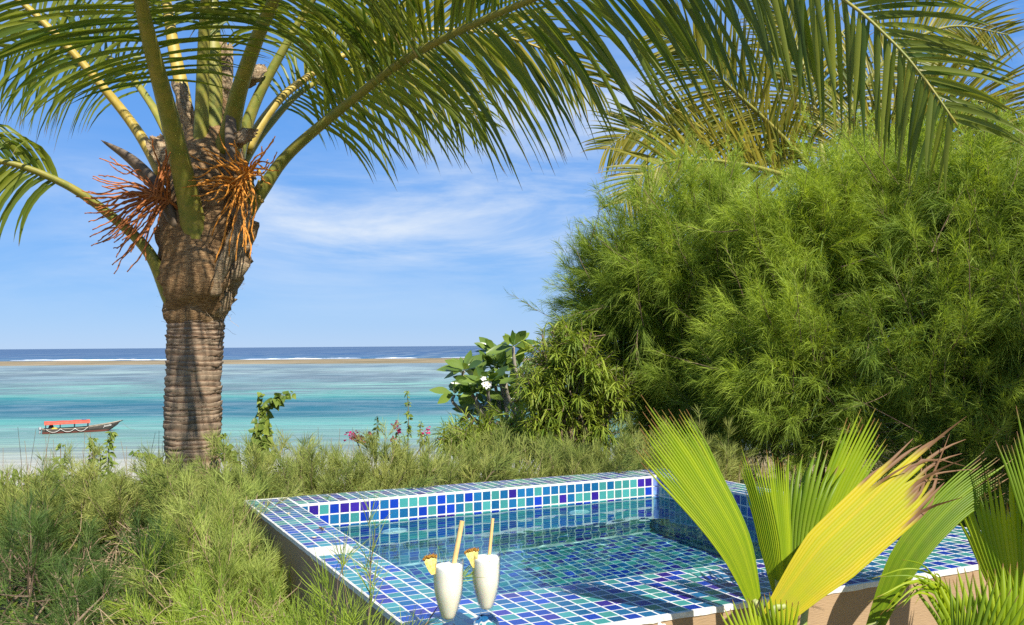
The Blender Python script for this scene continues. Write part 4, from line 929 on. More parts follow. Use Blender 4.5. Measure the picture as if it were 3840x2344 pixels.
fan_leaf(fan1, [(2850, 2320, 2.40), (2755, 2040, 2.43), (2600, 1790, 2.47), (2440, 1560, 2.50)], prof(14, 70, 118, 128), 24, 0.72, m_fan, seed=1, foot=f1, tilt=0.25)
fan_leaf(fan1, [(2919, 2230, 2.48), (2868, 1950, 2.52), (2800, 1700, 2.55)], prof(20, 42, 46, 52), 12, 0.70, m_fan, seed=2, foot=f1, tilt=-0.3)
fan_leaf(fan1, [(2950, 2200, 2.54), (2925, 1950, 2.58), (2900, 1690, 2.62)], prof(18, 40, 50, 60), 12, 0.68, m_fan, seed=3, foot=f1, tilt=0.4)
fan_leaf(fan1, [(2985, 2190, 2.57), (3010, 1950, 2.62), (3060, 1690, 2.66)], prof(22, 62, 92, 108), 10, 0.62, m_fan_d, seed=4, foot=f1, tilt=-0.2, round_=0.08, curl=-1.0, jit=0.06)
fan_leaf(fan1, [(3040, 2120, 2.62), (3150, 1830, 2.66), (3285, 1560, 2.70)], prof(18, 60, 78, 92), 13, 0.66, m_fan, seed=5, foot=f1, tilt=0.3)
fan_leaf(fan1, [(2890, 2335, 2.30), (3080, 2120, 2.33), (3300, 1915, 2.38), (3540, 1690, 2.44)], prof(40, 108, 120, 105), 20, 0.82, m_fan_y, seed=6, foot=f1, tilt=0.15, ragged=0.7, jit=0.10, pleat=0.30, cup=0.2, round_=0.10)
fan_leaf(fan1, [(2862, 2470, 2.20), (2810, 2360, 2.20), (2775, 2246, 2.22)], prof(12, 60, 84, 96), 10, 0.45, m_fan, seed=7, foot=f1, tilt=0.4)
fan_leaf(fan1, [(2935, 2480, 2.18), (2915, 2360, 2.19), (2895, 2226, 2.20)], prof(12, 60, 88, 98), 10, 0.5, m_fan, seed=8, foot=f1, tilt=-0.3)
f2 = at(3660, 1500, 2.62); f2[2] = ground_z(f2[0], f2[1])-0.02
fan2 = thing('fan_palm', 'young fan palm with all green and yellow-green leaves beside the yellow-leaved one', 'fan palm', f2)
fan_leaf(fan2, [(3260, 2400, 2.66), (3394, 2106, 2.68), (3575, 1890, 2.72), (3768, 1750, 2.76)], prof(26, 56, 70, 84), 18, 0.74, m_fan_d, seed=11, foot=f2, tilt=0.35)
fan_leaf(fan2, [(3830, 2380, 2.60), (3775, 2080, 2.66), (3735, 1800, 2.72)], prof(30, 90, 150, 170), 18, 0.78, m_fan, seed=12, foot=f2, tilt=-0.2)
fan_leaf(fan2, [(3960, 2200, 2.55), (3890, 1880, 2.60), (3830, 1580, 2.66)], prof(25, 60, 84, 105), 14, 0.66, m_fan_d, seed=13, foot=f2, tilt=0.2)
fan_leaf(fan2, [(3640, 2540, 2.48), (3650, 2330, 2.50), (3600, 2120, 2.55)], prof(20, 110, 165, 190), 14, 0.5, m_fan, seed=14, foot=f2, tilt=0.35, round_=0.12)
fan_leaf(fan2, [(3590, 2560, 2.40), (3660, 2400, 2.38), (3720, 2170, 2.40)], prof(16, 90, 140, 170), 12, 0.42, m_fan_d, seed=15, foot=f2, tilt=-0.4, round_=0.12)
fan_leaf(fan2, [(3580, 2400, 2.56), (3530, 2230, 2.55), (3430, 2190, 2.53), (3310, 2260, 2.50)], prof(14, 40, 55, 66), 8, 0.40, m_fan, seed=16, foot=f2, tilt=0.6, ragged=1.0)
fan_leaf(fan2, [(3620, 2420, 2.60), (3570, 2260, 2.60), (3460, 2140, 2.58), (3310, 2150, 2.55)], prof(12, 30, 40, 60), 6, 0.35, m_fan, seed=17, foot=f2, tilt=-0.5, ragged=1.4)
fan_leaf(fan2, [(3760, 2480, 2.45), (3790, 2300, 2.45), (3800, 2140, 2.48)], prof(16, 80, 120, 140), 12, 0.6, m_fan, seed=18, foot=f2, tilt=0.1)

# ------------------------------------------------------------------ frangipani, oleander and flowering sprigs beyond the hedge
def blade_set(mb, B, D, ln, wd, droop, var, rng, prof=(0.2, 0.75, 1.0, 0.85, 0.04), up=None, fold=0.25):
    n = len(B); k = len(prof); s = np.linspace(0, 1, k); P = B[:, None]+D[:, None]*(ln[:, None]*s[None])[..., None]
    P[..., 2] -= (droop*ln)[:, None]*s[None]**2
    upv = rng.randn(n, 3)*0.35+[0, 0, 1.0] if up is None else up
    sd = nrm(np.cross(D, upv)); nn = nrm(np.cross(sd, D)); h = (wd[:, None]*0.5*np.array(prof)[None])[..., None]
    A = np.zeros((n, k, 3)); A[..., 0] = np.clip(var, 0, 1)[:, None]; A[..., 1] = s[None]
    mb.strips(P, sd[:, None]*h, A, fold=-nn[:, None]*h*fold*2)
m_frang = leaf_mat('frangipani_leaf', (0.07, 0.135, 0.022), (0.20, 0.28, 0.05), None, trans=0.3, rough=0.28, spec=0.6)
m_petal = plain('white_petal', (0.85, 0.84, 0.78), 0.6, 0.3)
m_petal_c = plain('petal_throat', (0.75, 0.52, 0.06), 0.6, 0.3)
rng = np.random.RandomState(81); FD = 9.6
fb = at(1890, 1600, FD); fb[2] = ground_z(fb[0], fb[1])-0.05
fr = thing('frangipani', 'frangipani tree with big paddle leaves and a white flower beyond the hedge', 'tree', fb)
ros = [(1770, 1440, 9), (1830, 1440, 9), (1960, 1450, 9), (1880, 1360, 8), (1740, 1390, 13), (1789, 1475, 12), (1856, 1320, 12), (1926, 1300, 10), (1898, 1512, 12), (1850, 1375, 9), (1945, 1380, 9), (1705, 1480, 6), (1820, 1520, 8), (1996, 1505, 9), (1770, 1560, 8), (1900, 1430, 9)]
mbT = MB(); fork = fb+np.array([0, 0, 0.35])
mbT.tube(spline([fb, fb*0.5+fork*0.5+[0.02, 0.01, 0], fork], 8), np.linspace(0.06, 0.05, 8), 10)
for q, (px, py, nl) in enumerate(ros):
    c_ = at(px, py, FD+rng.uniform(-0.35, 0.35)); mbT.tube(spline([fork, fork*0.55+c_*0.45+np.array([rng.randn()*0.08, rng.randn()*0.08, -0.05]), c_-[0, 0, 0.10], c_], 14), np.linspace(0.026, 0.012, 14), 7)
    for a in range(int(nl*1.6)):
        mb = MB(); th = a*2.4+rng.rand()*0.5; el = rng.uniform(-0.35, 1.0); d = nrm(np.array([math.cos(th)*math.cos(el), math.sin(th)*math.cos(el), math.sin(el)+0.15]))
        ln = rng.uniform(0.18, 0.28); blade_set(mb, c_[None]+d[None]*0.02, d[None], np.array([ln]), np.array([ln*0.36]), np.array([rng.uniform(0.0, 0.35)]), np.array([rng.rand()]), rng, (0.10, 0.35, 0.78, 1.0, 0.92, 0.55, 0.06), up=np.array([[0, 0, 0.7]])-_f[None]*0.8+rng.randn(1, 3)*0.3, fold=0.12)
        mb.obj('leaf', m_frang, fr)
mbT.obj('trunk', plain('frangipani_bark', (0.24, 0.21, 0.17), 0.85, 0.2, (0.33, 0.29, 0.23), 20.0), fr)
for (px, py) in ((1818, 1438), (1828, 1446), (1812, 1420), (1834, 1440)):
    c_ = at(px, py, FD-0.45); mb = MB(); ax = nrm(-_f+rng.randn(3)*0.3+[0, 0, 0.3]); e1 = nrm(np.cross(ax, [0, 0, 1.0])); e2 = np.cross(ax, e1)
    for a in range(5):
        th = a*2*np.pi/5; d = nrm(e1*math.cos(th)+e2*math.sin(th)+ax*0.25); blade_set(mb, c_[None], d[None], np.array([0.036]), np.array([0.026]), np.array([0.1]), np.array([0.5]), rng, (0.3, 0.8, 1.0, 0.8, 0.15), up=ax[None], fold=0.1)
    o = mb.obj('flower', m_petal, fr); mb = MB(); mb.lathe([(0.001, 0.006), (0.006, 0.003), (0.001, -0.004)], c_+ax*0.004, 8); mb.obj('flower_throat', m_petal_c, o)
# narrow-leaved oleander
m_ole = leaf_mat('oleander_leaf', (0.10, 0.18, 0.02), (0.36, 0.42, 0.05), None, trans=0.4, rough=0.45, spec=0.35)
def oleander(label, cells_, depth, n, seed, basepx, ln=(0.09, 0.17), grp=None):
    rng = np.random.RandomState(seed); b = at(basepx, 1600, depth); b[2] = ground_z(b[0], b[1])-0.05
    t = thing('oleander', label, 'shrub', b, grp); mbL, mbT = MB(), MB()
    for (px, py, rx, ry, k_) in cells_:
        c = at(px, py, depth); sx_ = rx*depth/FPX; sy_ = ry*depth/FPX
        for q in range(k_):
            o = nrm(rng.randn(3)); tip = c+_r*o[0]*sx_+np.array([0, 0, o[2]*sy_])+_f*o[1]*0.35; d = nrm(tip-c+np.array([0, 0, 0.35*sy_])+rng.randn(3)*0.12*sx_)
            L_ = rng.uniform(0.25, 0.42); st = tip-d*L_
            mbT.tube(spline([st, 0.5*(st+tip)+rng.randn(3)*0.015, tip], 6), np.linspace(0.006, 0.002, 6), 4, caps=False)
            if q % 4 == 0: mbT.tube(spline([b+rng.randn(3)*[0.08, 0.08, 0], 0.5*(b+st)+rng.randn(3)*0.06, st], 9), np.linspace(0.012, 0.006, 9), 5, caps=False)
            m_ = 30; f = rng.rand(m_); B = st+(tip-st)*f[:, None]; dd = nrm(d+perp(rng, np.repeat(d[None], m_, 0))*rng.uniform(0.5, 1.3, m_)[:, None])
            blade_set(mbL, B, dd, rng.uniform(*ln, m_), rng.uniform(0.007, 0.013, m_), rng.uniform(0.1, 0.7, m_), np.clip(rng.rand()*0.6+0.4*rng.rand(m_), 0, 1), rng, (0.2, 0.8, 1.0, 0.7, 0.03))
    mbT.obj('stems', m_twig, t); mbL.obj('foliage', m_ole, t, kind='stuff'); return t
oleander('tall bright narrow-leaved shrub between the frangipani and the casuarina trees', [(2080, 1330, 110, 110, 60), (2120, 1480, 130, 130, 75), (2200, 1360, 110, 120, 55), (2060, 1560, 110, 110, 55), (2230, 1560, 110, 130, 50), (2010, 1440, 90, 90, 40), (2290, 1460, 110, 110, 45), (2160, 1260, 90, 70, 30)], 7.3, 0, 91, 2120, (0.07, 0.13))
oleander('low spiky narrow-leaved shrub growing below the frangipani leaves', [(1800, 1620, 120, 70, 40), (1930, 1590, 120, 80, 50), (1700, 1640, 60, 50, 14), (2040, 1650, 120, 60, 40)], 8.6, 0, 92, 1880, (0.12, 0.22))

# vines, sprigs and bougainvillea standing above the hedge line
m_vine = leaf_mat('vine_leaf', (0.10, 0.16, 0.025), (0.24, 0.30, 0.05), None, trans=0.35, rough=0.45, spec=0.4)
m_stem = plain('green_stem', (0.12, 0.13, 0.05), 0.8, 0.2, (0.20, 0.15, 0.08), 30.0)
HEART = (0.15, 0.95, 1.0, 0.75, 0.38, 0.03)
def vine(label, paths, depth, seed, leaf=0.055, dens=26, name='climbing_vine', cat='vine', mat=None, prof_=HEART, aspect=0.95, grp=None, foot=None):
    rng = np.random.RandomState(seed); p0 = at(*paths[0][0], depth) if foot is None else foot; b = np.array([p0[0], p0[1], ground_z(p0[0], p0[1])-0.03])
    t = thing(name, label, cat, b, grp); mbS, mbL = MB(), MB()
    for q, path in enumerate(paths):
        C = [at(px, py, depth+0.05*rng.randn()) for px, py in path]; P = spline(C, 30)
        if q == 0 or foot is not None: mbS.tube(spline([b, 0.5*(b+C[0])+rng.randn(3)*0.02, C[0]], 8), 0.005, 5, caps=False)
        mbS.tube(P, np.linspace(0.0048, 0.0015, 30), 5, caps=False)
        ln_ = np.linalg.norm(np.diff(P, axis=0), axis=1).sum(); m_ = max(5, int(dens*ln_/0.4)); f = np.sort(rng.rand(m_))
        B = np.stack([np.interp(f, np.linspace(0, 1, 30), P[:, a]) for a in range(3)], -1); D = nrm(rng.randn(m_, 3)*[1, 1, 0.5]-_f*0.5+[0, 0, -0.15]); L_ = leaf*rng.uniform(0.6, 1.15, m_)*(1.15-0.65*f)
        blade_set(mbL, B+D*0.008, D, L_, L_*aspect, rng.uniform(0.1, 0.7, m_), rng.rand(m_), rng, prof_, up=-_f+np.array([0, 0, 0.9])+rng.randn(m_, 3)*0.4, fold=0.2)
    mbS.obj('stem', m_stem, t); mbL.obj('leaves', mat or m_vine, t, kind='stuff'); return t
vine('tall heart-leaved vine column rising from the hedge beside the palm trunk', [[(1000, 1720), (975, 1640), (985, 1560), (978, 1470)], [(985, 1590), (1010, 1520), (1050, 1485), (1095, 1475)], [(1010, 1720), (1005, 1650), (1000, 1590)], [(960, 1700), (962, 1620), (975, 1545)]], 7.2, 201, 0.085, 42)
vine('short heart-leaved vine hugging the foot of the palm trunk', [[(862, 1725), (845, 1690), (838, 1650), (832, 1618)], [(875, 1730), (858, 1700), (848, 1668)]], 6.8, 202, 0.08, 36)
vine('leafy vine shoot bending over the slope on the seaward side of the palm', [[(610, 1765), (590, 1730), (550, 1705), (500, 1698)], [(615, 1760), (605, 1735), (570, 1722)]], 6.9, 203, 0.07, 34)
SMALL = (0.2, 0.9, 1.0, 0.6, 0.05)
sprl = ['tall leafy sprig with a drooping tip standing below the moored boat', 'straight leafy sprig beside the drooping-tipped one below the boat', 'short leafy sprig between grass stems on the seaward slope', 'small leafy sprig at the edge of the wild slope bushes', 'upright sprig crowded with tiny leaves beside the bougainvillea', 'shorter sprig of tiny leaves rising out of the bougainvillea', 'reddish tipped sprig of tiny leaves near the frangipani']
for q, (px, y0, y1, d, lf, dn, bend) in enumerate([(405, 1790, 1612, 6.4, 0.055, 75, 22), (345, 1780, 1642, 6.4, 0.052, 75, 4), (375, 1785, 1672, 6.5, 0.05, 70, -4), (225, 1790, 1662, 6.6, 0.05, 70, 5), (1530, 1650, 1465, 7.9, 0.04, 66, -6), (1412, 1660, 1560, 7.8, 0.04, 60, 4), (1575, 1660, 1580, 7.9, 0.036, 50, 6)]):
    vine(sprl[q], [[(px, y0), (px+2, 0.5*(y0+y1)), (px+bend*0.5, y1+15), (px+bend, y1+(12 if bend > 15 else 0))]], d, 210+q, lf, dn, 'leafy_sprig', 'plant', m_vine, SMALL, 0.5)
m_boug = leaf_mat('bougainvillea_bract', (0.42, 0.012, 0.10), (0.58, 0.03, 0.20), None, trans=0.35, rough=0.6, tcol=(1.1, 0.5, 0.8))
bo = vine('bougainvillea with magenta flower clusters above the hedge', [[(1345, 1670), (1335, 1650), (1330, 1640)], [(1400, 1680), (1392, 1650), (1388, 1630)], [(1500, 1680), (1495, 1630), (1478, 1595)], [(1480, 1690), (1470, 1670), (1472, 1650)], [(1590, 1660), (1600, 1630), (1605, 1610)]], 7.7, 220, 0.05, 30, 'bougainvillea', 'plant', m_vine, SMALL, 0.6, foot=at(1450, 1680, 7.7))
rng = np.random.RandomState(33)
for (px, py, rx, ry, nb) in ((1330, 1634, 24, 14, 60), (1352, 1642, 20, 12, 44), (1388, 1628, 8, 10, 16), (1485, 1592, 12, 8, 18), (1497, 1610, 8, 9, 14), (1473, 1645, 8, 7, 12), (1600, 1612, 12, 10, 10)):
    mb = MB(); B = np.array([at(px+rng.randn()*rx*0.6, py+rng.randn()*ry*0.6, 7.65+rng.randn()*0.04) for _ in range(nb)]); D = nrm(rng.randn(nb, 3)-_f*0.4)
    blade_set(mb, B, D, rng.uniform(0.018, 0.032, nb), rng.uniform(0.016, 0.028, nb), rng.uniform(0, 0.3, nb), rng.rand(nb), rng, (0.3, 1.0, 0.9, 0.5, 0.05), fold=0.2); mb.obj('flower_cluster', m_boug, bo, kind='stuff')
mb = MB(); B = np.array([at(1212+rng.randn()*14, 1682+rng.randn()*6, 7.2) for _ in range(14)]); bl = rng.randn(14, 3)
# wild bushes on the seaward slope
def bush(label, px, d, top, w_, seed, n=1500, ln=(0.04, 0.10), wd=0.35, tone=(0, 0.8)):
    rng = np.random.RandomState(seed); b = at(px, 1500, d); b[2] = ground_z(b[0], b[1])-0.05; t = thing('wild_bush', label, 'bush', b, 'wild bushes on the seaward slope')
    zt = at(px, top, d)[2]; h = zt-b[2]; mbL, mbS = MB(), MB()
    e = nrm(rng.randn(n, 3)); e[:, 2] = np.abs(e[:, 2]); p = b+e*np.array([w_, w_, h])*(rng.rand(n)**0.4)[:, None]
    D = nrm(e*[1, 1, 0.6]+rng.randn(n, 3)*0.6+[0, 0, 0.2]); L_ = rng.uniform(*ln, n)
    blade_set(mbL, p, D, L_, L_*wd, rng.uniform(0.1, 0.6, n), tone[0]+(tone[1]-tone[0])*rng.rand(n), rng, SMALL)
    for q in range(46):
        tip = b+nrm(rng.randn(3)+[0, 0, 1.2])*[w_, w_, h]*rng.uniform(0.7, 1.12); tip[2] = max(tip[2], b[2]+0.1)
        mbS.tube(spline([b+rng.randn(3)*[0.08, 0.08, 0], 0.5*(b+tip)+rng.randn(3)*0.05, tip], 8), np.linspace(0.007, 0.0018, 8), 4, caps=False)
    mbS.obj('stems', m_twig, t); mbL.obj('foliage', m_vine, t, kind='stuff'); return t
bush('bronze-green wild bush with narrow leaves at the edge of the slope', 60, 6.9, 1775, 0.42, 301, 1600, (0.05, 0.12), 0.2, (0, 0.5))
bush('darker wild bush behind the bronze-green one on the slope', 210, 7.3, 1770, 0.42, 302, 1700, (0.05, 0.12), 0.2, (0, 0.6))
bush('low round-leaved wild bush between the slope bushes and the palm', 470, 7.1, 1800, 0.45, 303, 1500, (0.03, 0.07), 0.6, (0.2, 0.9))
bush('yellow-green leafy bush low on the ground below the wild bushes', 60, 5.6, 1900, 0.42, 304, 1500, (0.06, 0.15), 0.22, (0.5, 1.0))
bush('pale leafy bush with broad round leaves among the sunlit casuarina shrubs', 400, 5.0, 1985, 0.30, 305, 900, (0.05, 0.10), 0.7, (0.6, 1.0))
bush('small broad-leaved bush at the foot of the flat-topped dark shrub', 690, 4.5, 2120, 0.24, 306, 600, (0.05, 0.11), 0.65, (0.7, 1.0))
bush('grey-green twiggy bush halfway between the palm and the pool corner', 610, 5.7, 1905, 0.30, 307, 1100, (0.03, 0.06), 0.4, (0.0, 0.5))
# thin dry stalks
rs = np.random.RandomState(404)
mb = MB()
for q in range(70):
    px = rs.choice([rs.uniform(20, 620), rs.uniform(860, 1700)]); d = rs.uniform(6.6, 7.8); b = at(px, 1700, d); b[2] = ground_z(b[0], b[1]); top = at(px+rs.randn()*22, rs.uniform(1600, 1740), d)
    mb.tube(spline([b, 0.5*(b+top)+rs.randn(3)*0.02, top], 10), np.linspace(0.0032, 0.0012, 10), 4, caps=False)
mb.obj('dry_stalks', m_twig_dry, None, kind='stuff', label='thin dry grass stalks standing up against the sea', category='grass')

# ------------------------------------------------------------------ moored boat
P0 = on_z(158, 1627, SEA); P1 = on_z(418, 1615.5, SEA); hd = nrm((P1-P0)[:2]); sdv = np.array([-hd[1], hd[0]])
bl = P0.copy(); boat = thing('boat', 'weathered black wooden boat with a red canopy moored on the lagoon', 'boat', bl)
def bw(x, y, z): return np.stack([bl[0]+hd[0]*x*0.84+sdv[0]*y*0.9, bl[1]+hd[1]*x*0.84+sdv[1]*y*0.9, SEA+np.asarray(z, float)*0.92+0*x], -1)
BL = 10.6; xs = np.linspace(0, 1, 30)
beam = 1.05*np.clip(1-((xs-0.38)/0.62)**2*np.where(xs > 0.38, 1, 0), 0, 1)**0.8*np.where(xs < 0.38, 0.78+0.22*np.sqrt(np.clip(xs/0.38, 0, 1)), 1)
beam = np.maximum(beam, 0.02); sheer = 0.62+0.05*(xs-0.3)+0.72*np.clip((xs-0.45)/0.55, 0, 1)**1.7; keel = -0.35+0*xs+1.15*np.clip((xs-0.80)/0.20, 0, 1)**1.1
X = xs*BL
m_hull, nt = new_mat('boat_hull')
geo = N(nt, 'ShaderNodeNewGeometry'); sx = N(nt, 'ShaderNodeSeparateXYZ'); L(nt, geo.outputs['Position'], sx.inputs[0])
nz = noise(nt, 2.2, 6.0, 0.7, scaled(nt, (1, 1, 4)))
hz = M2(nt, 'ADD', M2(nt, 'SUBTRACT', sx.outputs[2], SEA), M2(nt, 'MULTIPLY', M2(nt, 'SUBTRACT', nz, 0.5), 0.12))
c = MIX(nt, RAMP(nt, M2(nt, 'MULTIPLY', hz, 1.0), [(0.20, 1.0), (0.26, 0.0)]), MIX(nt, RAMP(nt, nz, [(0.4, 0.0), (0.7, 1.0)]), (0.028, 0.024, 0.02), (0.085, 0.07, 0.055)), (0.20, 0.055, 0.04))
out(nt, principled(nt, c, 0.75, 0.3))
rowsP = []
for sgn in (1, -1):
    prof_ = [(0.0, 1.0), (0.35, 0.92), (0.62, 0.72), (0.82, 0.35), (0.97, 0.0)]
    for (f_, v_) in prof_: pass
G = []
for (wf, hf) in ((0.02, 0.0), (0.5, 0.10), (0.80, 0.34), (0.94, 0.68), (1.0, 1.0), (0.93, 0.99), (0.86, 0.65), (0.70, 0.36), (0.02, 0.26)):
    G.append((wf, hf))
mb = MB()
for sgn in (1, -1):
    V = np.stack([bw(X+0.55*np.clip((xs-0.8)/0.2, 0, 1)*(hf-0.5), sgn*beam*wf, keel+(sheer-keel)*hf) for wf, hf in G], 1)
    w_ = len(G); i, j = np.meshgrid(np.arange(29), np.arange(w_-1), indexing='ij'); Q = np.stack([i*w_+j, i*w_+j+1, (i+1)*w_+j+1, (i+1)*w_+j], -1).reshape(-1, 4)
    mb.add(V.reshape(-1, 3), Q)
tr = np.array([bw(np.array(0.0), s_*beam[0]*wf, keel[0]+(sheer[0]-keel[0])*hf) for s_, seq in ((1, G[:5]), (-1, G[:5][::-1])) for wf, hf in seq])
mb.add(tr, tris=[(0, k_, k_+1) for k_ in range(1, len(tr)-1)]); mb.obj('hull', m_hull, boat)
mb = MB()
for sgn in (1, -1): mb.tube(bw(X+0.27*np.clip((xs-0.8)/0.2, 0, 1), sgn*beam*1.0, sheer+0.02), 0.045, 6)
mb.obj('gunwale', plain('worn_wood', (0.42, 0.36, 0.27), 0.8, 0.2, (0.25, 0.2, 0.14), 4.0), boat)
mb = MB(); mb.tube(bw(np.array([10.3, 10.8, 11.2]), np.zeros(3), np.array([1.15, 1.32, 1.42])), np.array([0.11, 0.08, 0.02]), 8); mb.obj('stem_post', m_hull, boat)
m_red = plain('red_canvas', (0.56, 0.075, 0.045), 0.75, 0.2, (0.62, 0.11, 0.07), 3.0)
cx = np.linspace(0.25, 6.45, 24); cyv = np.linspace(-1, 1, 13); V = np.array([[bw(x_, y_*1.08, 1.52+0.12*(1-y_**2)+0.02*math.sin(x_*3)+0.01*x_) for y_ in cyv] for x_ in cx])
skirt = np.array([[bw(x_, s_*1.10, 1.52+0.01*x_-d_) for s_, d_ in ((-1, 0.30), (-1, 0.0))] for x_ in cx]); sk2 = np.array([[bw(x_, 1.10, 1.52+0.01*x_-d_) for d_ in (0.0, 0.30)] for x_ in cx])
FULL = np.concatenate([skirt[:, :1], V, sk2[:, 1:]], 1); w_ = FULL.shape[1]; i, j = np.meshgrid(np.arange(23), np.arange(w_-1), indexing='ij')
mb = MB(); mb.add(FULL.reshape(-1, 3), np.stack([i*w_+j, i*w_+j+1, (i+1)*w_+j+1, (i+1)*w_+j], -1).reshape(-1, 4)); mb.obj('canopy', m_red, boat)
m_post = plain('dark_post', (0.05, 0.055, 0.06), 0.6, 0.3)
for x_ in (0.45, 2.4, 4.35, 6.2):
    for s_ in (-1, 1):
        mb = MB(); mb.tube(np.array([bw(x_, s_*0.92, 0.45), bw(x_+0.02, s_*0.96, 1.0), bw(x_, s_*1.0, 1.54)]), 0.045, 6); mb.obj('post', m_post, boat)
mb = MB(); q0 = bw(np.array(5.7), np.array(0.0), 1.78)
mb.add(np.array([bw(5.35, -0.4, 1.72), bw(6.0, -0.4, 1.82), bw(6.0, 0.4, 1.82), bw(5.35, 0.4, 1.72), bw(5.35, -0.4, 1.76), bw(6.0, -0.4, 1.86), bw(6.0, 0.4, 1.86), bw(5.35, 0.4, 1.76)]), [(0, 3, 2, 1), (4, 5, 6, 7), (0, 1, 5, 4), (1, 2, 6, 5), (2, 3, 7, 6), (3, 0, 4, 7)])
mb.obj('solar_panel', plain('panel_glass', (0.10, 0.16, 0.30), 0.2, 0.6), boat)
m_rope = plain('white_rope', (0.70, 0.68, 0.62), 0.85, 0.2)
for a_, b_ in ((0.5, 2.45), (2.45, 4.4), (4.4, 6.1)):
    t_ = np.linspace(0, 1, 16); mb = MB(); xx_ = a_+(b_-a_)*t_; mb.tube(bw(xx_, -np.interp(xx_, X, beam)*1.0-0.05, np.interp(xx_, X, sheer)+0.02-0.42*4*t_*(1-t_)), 0.028, 6); mb.obj('fender_rope', m_rope, boat)
mb = MB(); t_ = np.linspace(0, 1, 14); mb.tube(bw(10.9+1.9*t_, -0.1*t_, 1.25-1.25*t_-0.25*np.sin(np.pi*t_)), 0.012, 5); mb.obj('mooring_rope', m_twig, boat)
m_eng = plain('engine_grey', (0.11, 0.11, 0.12), 0.45, 0.5, (0.45, 0.45, 0.45), 3.0)
mb = MB(); mb.lathe([(0.001, 0.55), (0.14, 0.53), (0.20, 0.40), (0.20, 0.20), (0.15, 0.10), (0.001, 0.08)], bw(np.array(-0.28), np.array(0.0), 0.35), 14); mb.tube(np.array([bw(-0.26, 0, 0.48), bw(-0.36, 0, 0.0), bw(-0.40, 0, -0.35)]), np.array([0.10, 0.07, 0.05]), 8, flat=0.6); mb.obj('outboard_engine', m_eng, boat)
cu = bpy.data.curves.new('name_lettering', 'FONT'); cu.body = 'Jonalla'; cu.size = 0.42; cu.shear = 0.3; cu.extrude = 0.004
to = bpy.data.objects.new('name_lettering', cu); col0.objects.link(to); dg = bpy.context.evaluated_depsgraph_get(); me = bpy.data.meshes.new_from_object(to.evaluated_get(dg)); bpy.data.objects.remove(to)
V = np.zeros(len(me.vertices)*3); me.vertices.foreach_get('co', V); V = V.reshape(-1, 3)
xx_ = 8.35+V[:, 0]; zc = 0.62+0.14*(xx_-8.35)+V[:, 1]; hf = np.clip((zc-np.interp(xx_, X, keel))/(np.interp(xx_, X, sheer)-np.interp(xx_, X, keel)), 0, 1)
wf = np.interp(hf, [g_[1] for g_ in G[:5]], [g_[0] for g_ in G[:5]]); Wd = bw(xx_, -np.interp(xx_, X, beam)*wf-0.05-V[:, 2], zc)-np.array(WOFF[boat.name])
me.vertices.foreach_set('co', Wd.ravel().astype(np.float32)); me.materials.clear(); link('name_lettering', me, m_rope, boat)
b_ = bw(np.array(1.62), np.array(-0.62), 0.42); jc = thing('jerrycan', 'yellow plastic jerrycan lying inside the moored boat', 'jerrycan', b_)
m_yel = plain('yellow_plastic', (0.70, 0.42, 0.02), 0.4, 0.4)
def obox(mb, x0, x1, y0, y1, z0, z1): mb.add(np.array([bw(x, y, z) for z in (z0, z1) for x, y in ((x0, y0), (x1, y0), (x1, y1), (x0, y1))]), [(0, 3, 2, 1), (4, 5, 6, 7), (0, 1, 5, 4), (1, 2, 6, 5), (2, 3, 7, 6), (3, 0, 4, 7)])
mb = MB(); obox(mb, 1.25, 2.0, -0.86, -0.5, 0.42, 0.74); obox(mb, 1.30, 1.95, -0.82, -0.54, 0.74, 0.78); mb.obj('body', m_yel, jc)
mb = MB(); mb.tube(np.array([bw(1.45, -0.68, 0.78), bw(1.5, -0.68, 0.86), bw(1.75, -0.68, 0.86), bw(1.8, -0.68, 0.78)]), 0.02, 6); mb.obj('handle', m_yel, jc)
b_ = bw(np.array(1.2), np.array(0.1), 0.42); tb = thing('tarpaulin_bundle', 'dark heaped tarpaulin on the boat beside the yellow jerrycan', 'tarpaulin', b_)
mb = MB(); rb = np.random.RandomState(6); pr_ = [(0.42, 0.42), (0.40, 0.62), (0.30, 0.85), (0.20, 1.08), (0.10, 1.2), (0.005, 1.24)]; mbx = MB(); mbx.lathe([(r_, z_-0.42) for r_, z_ in pr_], b_, 16); V = mbx.V[0]+rb.randn(*mbx.V[0].shape)*0.02; mb.add(V, mbx.Q[0]); mb.obj('cover', plain('tarpaulin', (0.05, 0.055, 0.06), 0.7, 0.3), tb)
mb = MB(); mb.tube(np.array([bw(1.0, 0.1, 1.1), bw(0.95, 0.1, 1.3), bw(0.85, 0.05, 1.32)]), 0.03, 6); mb.obj('pole_end', m_post, tb)

# ------------------------------------------------------------------ milkshakes on the coping
m_glass, nt = new_mat('thin_glass')
lw = N(nt, 'ShaderNodeLayerWeight', i_Blend=0.5); fz_ = M2(nt, 'ADD', 0.03, M2(nt, 'MULTIPLY', M2(nt, 'POWER', lw.outputs['Facing'], 3.0), 0.85)); tr = N(nt, 'ShaderNodeBsdfTransparent'); tr.inputs[0].default_value = (0.985, 0.992, 0.99, 1); gs = N(nt, 'ShaderNodeBsdfGlossy', i_Roughness=0.02)
mx = N(nt, 'ShaderNodeMixShader'); L(nt, fz_, mx.inputs[0]); L(nt, tr.outputs[0], mx.inputs[1]); L(nt, gs.outputs[0], mx.inputs[2]); out(nt, mx.outputs[0])
m_solid, nt = new_mat('solid_glass'); gl = N(nt, 'ShaderNodeBsdfGlass', i_Roughness=0.01, i_IOR=1.48); out(nt, gl.outputs[0])
m_milk, nt = new_mat('milkshake')
nz = noise(nt, 300.0, 3.0, 0.6)
